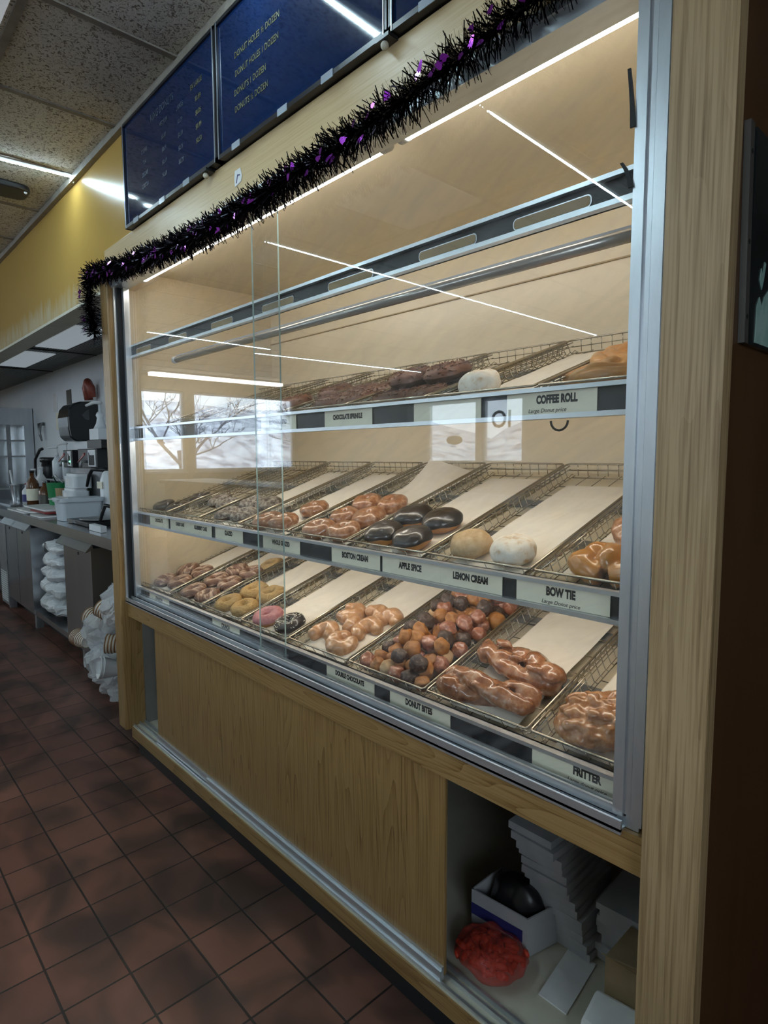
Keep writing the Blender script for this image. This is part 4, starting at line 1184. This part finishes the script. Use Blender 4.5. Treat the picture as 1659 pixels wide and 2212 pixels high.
# ================================================================== LOWER CUPBOARD CONTENTS
ZF = .1475
def stack_of_boxes(x, y, z0, n_, w_, d_, th, lean, label_f, group, seed, m='box_shaded'):
    r_ = random.Random(seed)
    for i in range(n_):
        cx, cy = x + lean[0] * i + r_.uniform(-.006, .006), y + lean[1] * i + r_.uniform(-.006, .006)
        z = z0 + th * i
        a = r_.uniform(-.06, .06)
        c_, s_ = math.cos(a), math.sin(a)
        def R(px, py): return (cx + c_ * px - s_ * py, cy + s_ * px + c_ * py)
        B4 = [R(-w_ / 2, -d_ / 2), R(w_ / 2, -d_ / 2), R(w_ / 2, d_ / 2), R(-w_ / 2, d_ / 2)]
        mb = MB().hexa([(q[0], q[1], z) for q in B4], [(q[0], q[1], z + th * .93) for q in B4])
        o = mb.build('folded_box', m, origin=(cx, cy, z))
        tag(o, label_f(i, n_), 'box', group)
def lf(base):
    def f(i, n_):
        if i == n_ - 1: return 'topmost folded white box of the %s' % base
        if i == 0: return 'bottom folded white box of the %s' % base
        return 'white box in the %s, number %d up' % (base, i + 1)
    return f
stack_of_boxes(1.815, .405, .139, 14, .125, .19, .0205, (-.0065, -.0038), lf('tall leaning stack in the cupboard'), 'folded boxes of the tall stack', 3)
stack_of_boxes(1.915, .42, .139, 5, .085, .15, .020, (.001, .0), lf('short stack beside the tall one'), 'folded boxes of the short stack', 4)
stack_of_boxes(1.965, .43, .242, 3, .185, .20, .017, (.002, .0), lf('wide slab lying across the short stack'), 'wide white slabs on the short stack', 5)
t = thing('carton', 'white and blue open carton holding a black bag', 'carton', (1.70, .30, .14))
ct = MB()
c0, c1, c2, c3 = Vector((1.60, .20, .1365)), Vector((1.76, .215, .1365)), Vector((1.79, .34, .1365)), Vector((1.60, .33, .1365))
# open box: four thin walls and a floor
def wallq(a, b_, h, t_):
    n_ = Vector(((b_ - a).y, -(b_ - a).x, 0)).normalized() * t_
    up = Vector((0, 0, h))
    return [a, b_, b_ - n_, a - n_], [a + up, b_ + up, b_ - n_ + up, a - n_ + up]
for a, b_ in ((c0, c1), (c1, c2), (c2, c3), (c3, c0)):
    ct.hexa(*wallq(a, b_, .10, .004))
ct.add([c0, c1, c2, c3], [(0, 1, 2, 3)])
ct.build('body', 'box_shaded', t)
bl = MB(); up = Vector((0, 0, .065)); dn = Vector((0, 0, .035))
nn = Vector((.004, -.012, 0)).normalized() * .001
bl.hexa([c0 + dn + nn, c1.lerp(c0, .08) + dn + nn, c1.lerp(c0, .08) + dn + nn * 2, c0 + dn + nn * 2], [c0 + up + nn, c1.lerp(c0, .08) + up + nn, c1.lerp(c0, .08) + up + nn * 2, c0 + up + nn * 2])
bl.build('printed_band', 'blue', t)
bb = MB(); ball(bb, (1.69, .275, .22), (.075, .05, .055), 20, 14)
me = crumple(remeshed(bb, .006, 0), .012, 22, 5)
me.transform(Matrix.Translation(-Vector((1.69, .275, .16)))); withmat(me, 'black')
o = obj('trash_bag', me, None, (1.69, .275, .16)); tag(o, 'crumpled black plastic bag stuffed in the open carton', 'bag')
# red bag
rbag = thing('candy_bag', 'clear bag of red plastic pieces lying on the cupboard floor', 'bag', (1.72, .13, ZF))
rp = MB(); rr2 = random.Random(8)
for _ in range(70):
    cl_ = lambda q, m_: max(-m_, min(m_, q))
    c = Vector((1.712 + cl_(rr2.gauss(0, .034), .062), .135 + cl_(rr2.gauss(0, .030), .055), .162 + cl_(abs(rr2.gauss(0, .010)), .02)))
    d_ = Vector((rr2.uniform(-1, 1), rr2.uniform(-1, 1), rr2.uniform(-.3, .3))).normalized() * .014
    rp.tube([c - d_, c, c + d_], [.005, .0075, .005], 8)
o = rp.build('pieces', mat('red_pieces', (0.62, 0.06, 0.03), .3), rbag, smooth=True); o['kind'] = 'stuff'
bb = MB(); ball(bb, (1.712, .135, .170), (.090, .080, .030), 28, 16)
me = crumple(remeshed(bb, .005, 0), .010, 30, 9)
me.transform(Matrix.Translation(-Vector((1.72, .13, ZF)))); withmat(me, 'redfilm')
obj('film', me, rbag)
o = MB().hexa([(1.835, .15, .1355), (1.905, .15, .1355), (1.885, .32, .1355), (1.815, .31, .1355)], [(1.835, .15, .139), (1.905, .15, .139), (1.885, .32, .139), (1.815, .31, .139)]).build('paper_sheet', 'white_p', origin=(1.86, .23, .1355))
tag(o, 'loose white sheet lying flat on the cupboard floor', 'paper')
cb = thing('cardboard_box', 'small brown cardboard box with torn flap beside the post', 'box', (2.03, .25, .136))
MB().box(1.965, 2.09, .20, .32, .136, .285).build('body', 'cardboard', cb)
MB().hexa([(1.965, .20, .285), (2.09, .20, .285), (2.09, .204, .285), (1.965, .204, .285)], [(1.972, .165, .315), (2.085, .175, .325), (2.085, .179, .325), (1.972, .169, .315)]).build('flap', 'cardboard', cb)
pb = MB().hexa([(1.96, .085, .136), (2.09, .075, .136), (2.09, .19, .136), (1.95, .18, .136)], [(1.97, .09, .215), (2.085, .085, .222), (2.085, .185, .232), (1.96, .175, .225)])
tag(smooth_bevel(pb.build('paper_pack', 'white_p', origin=(2.02, .13, .136)), .008), 'white paper pack in front of the cardboard box', 'paper pack')

# ================================================================== BACK COUNTER AND ITS GOODS
ctr = thing('steel_counter', 'long stainless steel counter along the white wall', 'counter', (-2.9, .45, 0))
cc = lambda mb, name, m, sm=False: mb.build(name, m, ctr, smooth=sm)
cc(MB().box(-5.05, -.29, .185, .795, .868, .90).box(-5.05, -.29, .178, .187, .862, .902), 'worktop', 'steel')
cc(MB().box(-5.05, -.29, .20, .21, .83, .868), 'apron', 'steel')
for x0, x1 in ((-1.90, -1.335), (-3.62, -3.235), (-3.225, -2.79)):
    mb = MB().box(x0, x1, .20, .78, .12, .80)
    p_ = cc(mb, 'pedestal', 'steel')
    MB().prism([(.200, .83), (.160, .785), (.163, .780), (.206, .80)], 0, x0 - .03, x1 + .03).build('sloped_flange', 'steel', p_)
    MB().tube([(x1 - .25, .1995, .745), (x1 - .25, .197, .745)], .010, 10).build('lock', 'rubber', p_)
cc(MB().box(-5.0, -.30, .205, .78, .115, .155), 'bottom_shelf', 'steel')
cc(MB().box(-5.0, -.30, .74, .78, .155, .86), 'back_plate', 'steel_dark')
for x in (-4.9, -3.72, -2.82, -1.62, -.5): cc(MB().box(x - .025, x + .025, .215, .265, 0, .115), 'leg', 'steel_dark')
cc(MB().box(-5.0, -.30, .30, .34, 0, .10), 'kick_plate', 'rubber')
cc(MB().box(-3.95, -3.66, .20, .24, .03, .80), 'compressor_panel', 'steel_dark')
vt = MB()
for k in range(14): vt.box(-3.93, -3.69, .196, .2, .06 + k * .02, .07 + k * .02)
cc(vt, 'vent_slats', 'white')

def pillow(c, r, amp, fq, seed, vox=.012):
    bb = MB(); vs0 = len(bb.v); ball(bb, (0, 0, 0), r, 28, 16)
    me = bb.mesh('p', smooth=True)
    for v in me.vertices:
        x, y, z = v.co.x / r[0], v.co.y / r[1], v.co.z / r[2]
        q = (abs(x) ** 3 + abs(y) ** 3) ** (1 / 3)
        if q > 1e-4:
            k = (math.sqrt(x * x + y * y) / q) if q else 1
            v.co.x *= k; v.co.y *= k
    crumple(me, amp, fq, seed); crumple(me, amp * .5, fq * 2.3, seed + 4)
    for p in me.polygons: p.use_smooth = False
    return me
for i, (x, y, z, r, lb) in enumerate([
    (-2.47, .37, .245, (.30, .17, .08), 'wrapped white bag at the bottom of the pile in the counter'),
    (-2.45, .36, .375, (.28, .16, .07), 'wrapped white bag second from the bottom of the pile'),
    (-2.46, .37, .485, (.27, .16, .06), 'wrapped white bag in the middle of the pile'),
    (-2.42, .37, .585, (.25, .16, .06), 'wrapped white bag second from the top of the pile'),
    (-2.38, .37, .685, (.24, .15, .055), 'wrapped white bag with a black mark, top of the pile')]):
    me = withmat(pillow((x, y, z), r, .028, 11, i + 2), 'bagfilm')
    o = obj('wrapped_bag', me, None, (x, y, z)); tag(o, lb, 'plastic bag', 'wrapped bags in the counter')
    if i == 4:
        ring_ = MB()
        for a in ((-2.33, -2.325, .655, .72), (-2.298, -2.293, .655, .72), (-2.33, -2.293, .655, .66), (-2.33, -2.293, .715, .72)): ring_.box(a[0] - .13, a[1] - .13, .218, .221, a[2], a[3])
        ring_.build('mark', 'ink', o)

# sleeves of paper cups in clear plastic, spilling beside the case
cupm = nt('striped_cup')
def cup_mat():
    m, N, L, b = nt('striped_paper_cup')
    t_ = N.new('ShaderNodeTexCoord'); sx = N.new('ShaderNodeSeparateXYZ'); L.new(t_.outputs['Object'], sx.inputs[0])
    mm = N.new('ShaderNodeMath'); mm.operation = 'MULTIPLY'; mm.inputs[1].default_value = 62.0; L.new(sx.outputs['Z'], mm.inputs[0])
    fr = N.new('ShaderNodeMath'); fr.operation = 'FRACT'; L.new(mm.outputs[0], fr.inputs[0])
    L.new(ramp(N, L, fr.outputs[0], [(0.0, (0.20, 0.09, 0.03)), (0.45, (0.24, 0.12, 0.04)), (0.5, (0.72, 0.68, 0.58)), (0.95, (0.76, 0.72, 0.64))]), b.inputs['Base Color'])
    b.inputs['Roughness'].default_value = .45
    return m
M['cup'] = cup_mat()
def cup_sleeve(p, d, n_, label, stripes=True, R=.048, parent=None):
    d = Vector(d).normalized(); z = Vector((0, 0, 1))
    rot = z.rotation_difference(d)
    t = thing('cup_sleeve', label, 'paper cups', p, 'sleeves of striped paper cups')
    t.rotation_mode = 'QUATERNION'; t.rotation_quaternion = rot
    for i in range(n_):
        h = .016 * i
        prof = [(R * .72, h - .075), (R, h + .0), (R * 1.06, h + .002), (R * 1.06, h + .006), (R * .97, h + .006), (R * .70, h - .060)]
        c = MB().lathe(prof, (0, 0, 0), 22, 0, 2, caps=False)
        c.add([(R * .72 * math.cos(2 * PI * k / 22), R * .72 * math.sin(2 * PI * k / 22), h - .065) for k in range(22)], [tuple(range(22))])
        c.build('cup', 'cup' if stripes else 'white', t, local=True, smooth=True)
    return t
cup_sleeve((-1.24, .10, .285), (-.97, -.1, .03), 5, 'striped cup sleeve poking out farthest over the floor')
cup_sleeve((-1.04, .12, .445), (-.85, -.4, .25), 4, 'striped cup sleeve pointing up at the top of the cup bags')
cup_sleeve((-.83, .12, .525), (-.8, -.45, .35), 4, 'striped cup sleeve at the top beside the oak panel')
cup_sleeve((-.70, .10, .38), (-.5, -.8, .1), 3, 'striped cup sleeve halfway down against the oak panel')
cup_sleeve((-.76, .06, .245), (-.15, -.95, .2), 2, 'open white cup facing out at the bottom of the cup bags', stripes=False, R=.056)
for i, (x, y, z, r, lb) in enumerate([
    (-.97, .13, .385, (.12, .08, .12), 'crumpled clear bag around the upper cup sleeves'),
    (-.90, .11, .235, (.13, .08, .11), 'crumpled clear bag at the bottom of the cup pile'),
    (-.68, .13, .58, (.09, .08, .11), 'clear bag peeking out beside the oak panel'),
    (-.82, .17, .105, (.15, .08, .07), 'loose clear plastic wrap trailing toward the floor tiles')]):
    me = withmat(pillow((x, y, z), r, .035, 14, i + 20), 'film')
    o = obj('plastic_bag', me, None, (x, y, z)); tag(o, lb, 'plastic bag', 'clear bags of cups')

# goods on the worktop
Z0 = .902
def rounded_box(mb, x0, x1, y0, y1, z0, z1, r, taper=0.0):
    def loop(ins):
        q = []
        for cx, cy, st_ in ((x1 - r, y1 - r, 0), (x0 + r, y1 - r, 90), (x0 + r, y0 + r, 180), (x1 - r, y0 + r, 270)):
            for k in range(6):
                a = math.radians(st_ + 18 * k); q.append((cx + r * math.cos(a), cy + r * math.sin(a)))
        mx, my = (x0 + x1) / 2, (y0 + y1) / 2
        return [(mx + (x - mx) * (1 - ins), my + (y - my) * (1 - ins)) for x, y in q]
    b_, t_ = loop(taper), loop(0)
    n_ = len(b_)
    mb.add([(x, y, z0) for x, y in b_] + [(x, y, z1) for x, y in t_], [tuple(range(n_))[::-1], tuple(range(n_, 2 * n_))] + [(i, (i + 1) % n_, n_ + (i + 1) % n_, n_ + i) for i in range(n_)])
    return mb
tub = thing('storage_tub', 'grey white lidded plastic tub on the counter', 'tub', (-2.19, .39, Z0))
rounded_box(MB(), -2.285, -2.09, .25, .53, Z0, 1.035, .03, .08).build('body', 'tub', tub)
rounded_box(MB(), -2.295, -2.08, .24, .54, 1.035, 1.062, .035).build('lid', 'tub', tub)
MB().hexa([(-2.30, .22, 1.05), (-2.10, .22, 1.05), (-2.10, .30, 1.062), (-2.38, .32, 1.062)], [(-2.30, .22, 1.054), (-2.10, .22, 1.054), (-2.10, .30, 1.068), (-2.38, .32, 1.068)]).build('plastic_wrap', 'white', tub)
sc_ = thing('portion_scale', 'low black scale with a shiny tray beside the tub', 'scale', (-1.85, .33, Z0))
smooth_bevel(MB().box(-2.03, -1.60, .27, .50, Z0, .930).build('body', 'black', sc_), .006)
MB().lathe([(.13, .934), (.15, .942), (.14, .944)], (-1.76, .42, 0), 24).build('platter', 'steel_dark', sc_, smooth=True)
MB().box(-2.02, -1.90, .262, .27, .905, .930).build('display', 'steel', sc_)
bx = MB().box(-1.46, -1.25, .235, .27, Z0, .940)
tag(bx.build('tag_holder', 'white', origin=(-1.35, .25, Z0)), 'small white display strip standing at the counter edge', 'tag holder')
cof = thing('coffee_pot', 'glass coffee pot with black handle half hidden by the oak panel', 'coffee pot', (-1.30, .36, Z0))
MB().lathe([(.05, Z0), (.075, .93), (.078, .96), (.05, 1.02), (.045, 1.04)], (-1.30, .40, 0), 24).build('bowl', 'clearplastic', cof, smooth=True)
MB().tube([(-1.36, .36, 1.04), (-1.44, .33, 1.05), (-1.47, .32, 1.0), (-1.49, .31, .94)], [.012, .012, .011, .009], 10).build('handle', 'black', cof, smooth=True)
bh = thing('brewer', 'black coffee brewer head above the glass pot', 'brewer', (-1.2, .5, 1.1))
MB().box(-1.5, -.95, .45, .75, 1.06, 1.12).box(-1.5, -.95, .70, .78, Z0, 1.06).build('body', 'black', bh)
ch = thing('carafe', 'white insulated carafe with black hooked handle', 'carafe', (-2.18, .60, Z0))
MB().lathe([(.06, Z0), (.065, 1.0), (.062, 1.18), (.045, 1.23), (.03, 1.25)], (-2.16, .60, 0), 22).build('body', 'white', ch, smooth=True)
MB().tube([(-2.16, .58, 1.255), (-2.30, .53, 1.262), (-2.34, .52, 1.22), (-2.38, .51, 1.13)], [.016, .016, .014, .010], 10).build('handle', 'black', ch, smooth=True)
MB().box(-2.225, -2.12, .534, .540, 1.12, 1.17).build('label_patch', 'card', ch)
# folded papers and wrappers
for i, (x, y, z, dx, dy, m, lb) in enumerate([(-3.25, .36, Z0, .30, .16, 'white_p', 'flat white wrapper lowest in the pile on the counter'), (-3.05, .37, .914, .26, .15, 'white_p', 'white wrapper folded over the lowest one'), (-2.75, .38, .926, .24, .13, 'red', 'red folded packet among the white wrappers'), (-2.95, .40, .938, .34, .13, 'white_p', 'large white wrapper on top of the red packet'), (-2.62, .30, Z0, .16, .10, 'white_p', 'white napkin pack at the front counter edge')]):
    me = MB(); rounded_box(me, x - dx, x + dx, y - dy, y + dy, z, z + .011, .03)
    o = me.build('wrapper', m, origin=(x, y, z)); tag(o, lb, 'paper', 'wrappers on the counter')
# shaker and cup of utensils
mx_ = thing('mixing_cup', 'steel mixing cup with a white stirrer on the counter', 'cup', (-4.45, .46, Z0))
MB().lathe([(.055, Z0), (.075, 1.075), (.078, 1.08), (.07, 1.08), (.05, .91)], (-4.42, .48, 0), 22, caps=False).build('body', 'steel', mx_, smooth=True)
MB().tube([(-4.47, .46, .95), (-4.54, .44, 1.22)], .010, 8).build('stirrer', 'white', mx_, smooth=True)
tr_ = MB().box(-4.9, -3.9, .30, .46, Z0, .912)
tag(tr_.build('serving_tray', 'steel', origin=(-4.4, .38, Z0)), 'flat steel tray along the counter edge', 'tray')
def bottle(x, y, z, h, r, m, label, capm='white', cat='bottle', lab=None):
    t = thing('bottle', label, cat, (x, y, z), 'bottles on the counter')
    MB().lathe([(r, z), (r, z + h * .62), (r * .85, z + h * .70), (r * .35, z + h * .82), (r * .33, z + h * .94)], (x, y, 0), 18).build('body', m, t, smooth=True)
    MB().lathe([(r * .40, z + h * .94), (r * .40, z + h)], (x, y, 0), 14).build('cap', capm, t, smooth=True)
    if lab: MB().lathe([(r * 1.02, z + h * .18), (r * 1.02, z + h * .5)], (x, y, 0), 18, caps=False).build('label_band', lab, t, smooth=True)
bottle(-3.98, .52, Z0, .34, .055, 'clearplastic', 'clear plastic bottle nearest the steel mixing cup', lab='white')
bottle(-3.80, .54, Z0, .36, .05, 'white', 'white bottle behind the amber syrup bottle', lab='amber')
bottle(-3.68, .44, Z0, .33, .052, 'amber', 'amber syrup bottle with a pale label', 'black', lab='card')
bottle(-3.40, .47, Z0, .24, .05, 'amber', 'short dark bottle beside the green tub', 'steel', lab='strip')
bottle(-3.88, .44, Z0, .21, .045, 'white', 'small white bottle with red and blue print', 'red', lab='blue')
def pump(x, y, z, h, label, m='clearplastic'):
    t = thing('pump_bottle', label, 'pump bottle', (x, y, z), 'pump bottles')
    MB().lathe([(.042, z), (.042, z + h * .55), (.022, z + h * .66), (.014, z + h * .72)], (x, y, 0), 18).build('body', m, t, smooth=True)
    MB().lathe([(.017, z + h * .72), (.017, z + h * .78), (.006, z + h * .80), (.006, z + h * .97)], (x, y, 0), 12).build('neck', 'white', t, smooth=True)
    MB().tube([(x + .015, y, z + h * .98), (x - .05, y - .02, z + h * .985), (x - .11, y - .04, z + h * .955)], [.011, .010, .007], 8).build('spout', 'white', t, smooth=True)
sh_ = thing('back_shelf', 'raised steel shelf behind the syrup bottles', 'shelf', (-3.3, .66, Z0))
MB().box(-3.75, -3.12, .57, .79, 1.14, 1.155).build('shelf_top', 'steel', sh_)
for x in (-3.72, -3.15): MB().box(x - .012, x + .012, .60, .76, Z0, 1.14).build('bracket', 'steel', sh_)
pump(-3.55, .62, 1.155, .29, 'clear pump bottle with dark nozzle, farthest of the pumps')
pump(-3.32, .64, 1.155, .32, 'clear pump bottle between the farthest pump and the brewers')
pump(-3.17, .70, 1.155, .36, 'white topped pump bottle below the towel dispenser', 'white')
gt = thing('green_tub', 'green plastic tub on the counter', 'tub', (-3.15, .52, Z0))
MB().lathe([(.085, Z0), (.105, 1.13), (.11, 1.135), (.10, 1.135), (.08, .91)], (-3.15, .53, 0), 24, caps=False).build('body', 'green', gt, smooth=True)
MB().tube([(-3.25, .53, 1.13), (-3.24, .50, 1.185), (-3.10, .48, 1.20), (-3.03, .52, 1.135)], .006, 8).build('handle', 'steel', gt, smooth=True)
pc = MB().lathe([(.030, Z0), (.04, 1.095), (.043, 1.1)], (-2.88, .46, 0), 18)
tag(pc.build('paper_cup', 'cardboard', origin=(-2.88, .46, Z0), smooth=True), 'tan paper cup beside the green tub', 'cup')
def jug(x, y, z, lb):
    t = thing('jug', lb, 'jug', (x, y, z), 'stacked clear jugs')
    rounded_box(MB(), x - .13, x + .13, y - .07, y + .07, z, z + .09, .03).build('body', 'clearplastic', t)
    rounded_box(MB(), x - .11, x + .11, y - .06, y + .06, z + .09, z + .11, .03, -.02).build('lid', 'white', t)
    MB().box(x - .06, x + .02, y - .072, y - .070, z + .02, z + .075).build('label_patch', 'white_p', t)
jug(-2.62, .50, 1.0, 'lower clear container behind the tub')
jug(-2.62, .52, 1.112, 'upper clear container stacked behind the tub')
stnd = MB().box(-2.80, -2.40, .42, .60, Z0, .998)
tag(stnd.build('steel_riser', 'steel', origin=(-2.6, .5, Z0)), 'low steel riser under the clear containers', 'riser')
# coffee dispensers with red tap handles
def dispenser(x0, x1, y0, z0, z1, lb, lit):
    t = thing('coffee_dispenser', lb, 'coffee dispenser', ((x0 + x1) / 2, .65, z0), 'coffee dispensers with red taps')
    smooth_bevel(MB().box(x0, x1, y0, .78, z0, z1).build('body', 'black', t), .006)
    cx = x0 + (x1 - x0) * .62
    f_ = MB().box(cx - .01, x1 - .015, y0 - .006, y0 - .0005, z0 + .015, z1 - .01)
    p_ = f_.build('front_card', 'white', t)
    MB().prism([(cx + .012, z0 + .025), (x1 - .035, z0 + .025), (x1 - .035, z1 - .05), (cx + .03, z1 - .05), (cx + .012, z1 - .028)], 1, y0 - .0085, y0 - .006).build('drawing', 'ink', p_)
    MB().tube([(cx - .03, y0, z0 + .05), (cx - .03, y0 - .05, z0 + .055), (cx - .03, y0 - .055, z0 + .01)], .011, 10).build('tap', 'steel_dark', t, smooth=True)
    lv = MB().hexa([(cx - .09, y0 - .06, z0 + .045), (cx - .075, y0 - .06, z0 + .045), (cx - .02, y0 - .03, z0 + .10), (cx - .03, y0 - .03, z0 + .115)], [(cx - .09, y0 - .05, z0 + .05), (cx - .075, y0 - .05, z0 + .05), (cx - .02, y0 - .02, z0 + .105), (cx - .03, y0 - .02, z0 + .12)])
    lv.build('lever', 'red', t)
    if lit:
        bb = MB(); ball(bb, (x1 - .03, y0 - .009, z0 + .05), .007, 10, 6)
        bb.build('pilot_light', mat('green_pilot', (.1, .9, .3), .3, emit=4, ecol=(.1, 1, .35)), t, smooth=True)
dispenser(-3.08, -2.84, .545, 1.265, 1.41, 'coffee dispenser with a glowing green light and a red tap', True)
dispenser(-2.68, -2.24, .545, 1.265, 1.415, 'coffee dispenser with a red lever beside the oak panel', False)
ds = MB().box(-3.09, -2.2, .60, .78, Z0, 1.262)
tag(ds.build('dispenser_stand', 'steel_dark', origin=(-2.65, .69, Z0)), 'dark steel stand under the coffee dispensers', 'stand')
wb = MB().box(-3.16, -2.46, .66, .79, 1.418, 1.482)
t = thing('white_carton', 'long white carton lying on top of the coffee dispensers', 'carton', (-2.8, .72, 1.418))
wb.build('body', 'white', t)
MB().box(-2.66, -2.47, .654, .6595, 1.425, 1.475).build('label_patch', 'dim', t)
bc = MB().box(-2.44, -2.12, .545, .70, 1.418, 1.478)
tag(bc.build('black_carton', 'black', origin=(-2.28, .7, 1.418)), 'flat black box below the white pump jug', 'box')
wj = thing('pump_jug', 'white square jug with a tall white pump nozzle', 'pump jug', (-2.26, .59, 1.48))
MB().box(-2.36, -2.16, .54, .65, 1.48, 1.56).build('body', 'white', wj)
MB().lathe([(.05, 1.56), (.03, 1.60), (.022, 1.64), (.030, 1.66), (.022, 1.68), (.010, 1.69), (.010, 1.745)], (-2.26, .59, 0), 16).build('neck', 'clearplastic', wj, smooth=True)
MB().tube([(-2.23, .59, 1.752), (-2.30, .56, 1.755), (-2.37, .53, 1.735)], [.013, .013, .010], 10).build('spout', 'white', wj, smooth=True)
# towel dispenser on the wall
td = thing('towel_dispenser', 'rounded black paper towel dispenser on the white wall', 'towel dispenser', (-3.05, .70, 1.5))
body = MB()
P = [(.795, 1.485), (.60, 1.485), (.565, 1.52), (.553, 1.60), (.552, 1.68), (.565, 1.745), (.60, 1.79), (.66, 1.812), (.795, 1.82)]
body.prism(P, 0, -3.22, -2.93)
smooth_bevel(body.build('cover', mat('black_gloss', (.010, .011, .014), .22), td), .012, 3)
w_ = MB().prism([(.66, 1.70), (.70, 1.74), (.72, 1.745), (.72, 1.66), (.69, 1.665)], 0, -2.931, -2.927)
w_.build('sight_window', mat('smoky_window', (.05, .055, .06), .2), td)
# notices, red tape gun, hook on wall
for x0, x1, z0, z1, m, lb in ((-4.25, -4.12, 1.80, 1.98, 'white_p', 'narrow white notice on the wall left of the towel dispenser'), (-4.18, -4.08, 1.62, 1.79, 'card', 'yellowed narrow notice below the white one'), (-3.80, -3.66, 1.83, 1.98, 'strip', 'grey clipboard on the wall above the towel dispenser')):
    o = MB().box(x0, x1, .794, .7995, z0, z1).build('notice', m, origin=((x0 + x1) / 2, .797, z0)); tag(o, lb, 'notice', 'notices on the white wall')
rg = MB().tube([(-2.98, .74, 1.83), (-2.98, .73, 1.93), (-2.95, .73, 1.97), (-2.92, .74, 1.93), (-2.92, .75, 1.85)], [.035, .04, .04, .035, .03], 12)
tag(rg.build('red_holder', mat('red_brown', (.25, .06, .04), .4), origin=(-2.95, .74, 1.83), smooth=True), 'red brown holder standing above the towel dispenser', 'holder')
hk = MB().tube([(-4.62, .79, 1.70), (-4.62, .75, 1.69), (-4.60, .74, 1.60), (-4.60, .76, 1.52)], [.02, .022, .016, .008], 10)
tag(hk.build('wall_scoop', 'steel_dark', origin=(-4.61, .79, 1.52), smooth=True), 'dark scoop hanging on the wall beside the steel cooler', 'scoop')
jn = MB().lathe([(.055, Z0), (.06, 1.25), (.055, 1.30), (.07, 1.305), (.07, 1.345), (.055, 1.35)], (-4.02, .66, 0), 18)
t = thing('thermal_pitcher', 'black thermal pitcher behind the bottles', 'pitcher', (-4.02, .66, Z0))
jn.build('body', 'black', t, smooth=True)
MB().tube([(-4.06, .62, 1.0), (-4.17, .58, 1.15), (-4.14, .58, 1.33), (-4.04, .60, 1.42), (-3.99, .61, 1.43)], .014, 10).build('handle', 'black', t, smooth=True)
# steel cooler with a glazed door across the end of the counter
cl = thing('steel_cooler', 'stainless cooler with small glass panes at the counter end', 'cooler', (-5.2, .4, 0))
XC = -5.06
MB().box(XC - .5, XC, -.30, .79, 1.70, 1.885).box(XC - .5, XC, .70, .79, Z0, 1.70).box(XC - .5, XC - .46, -.30, .70, Z0, 1.70).box(XC - .5, XC, -.30, .70, Z0, 1.0).build('cabinet', 'steel', cl)
fr = MB()
for y in (.55, .40): fr.box(XC - .02, XC - .002, y - .02, y + .02, 1.0, 1.70)
for z in (1.36, 1.53): fr.box(XC - .02, XC - .004, -.30, .70, z - .008, z + .008)
fr.build('door_bars', 'steel_dark', cl)
MB().box(XC - .035, XC - .03, -.30, .70, 1.0, 1.70).build('glazing', 'glass_clean', cl)
MB().box(XC - .42, XC - .1, -.25, .65, 1.0, 1.01).build('inner_shelf', 'white', cl)
MB().box(-5.56, -5.06, -.30, .79, .0, Z0 - .005).build('base', 'steel_dark', cl)

bpy.context.view_layer.update()
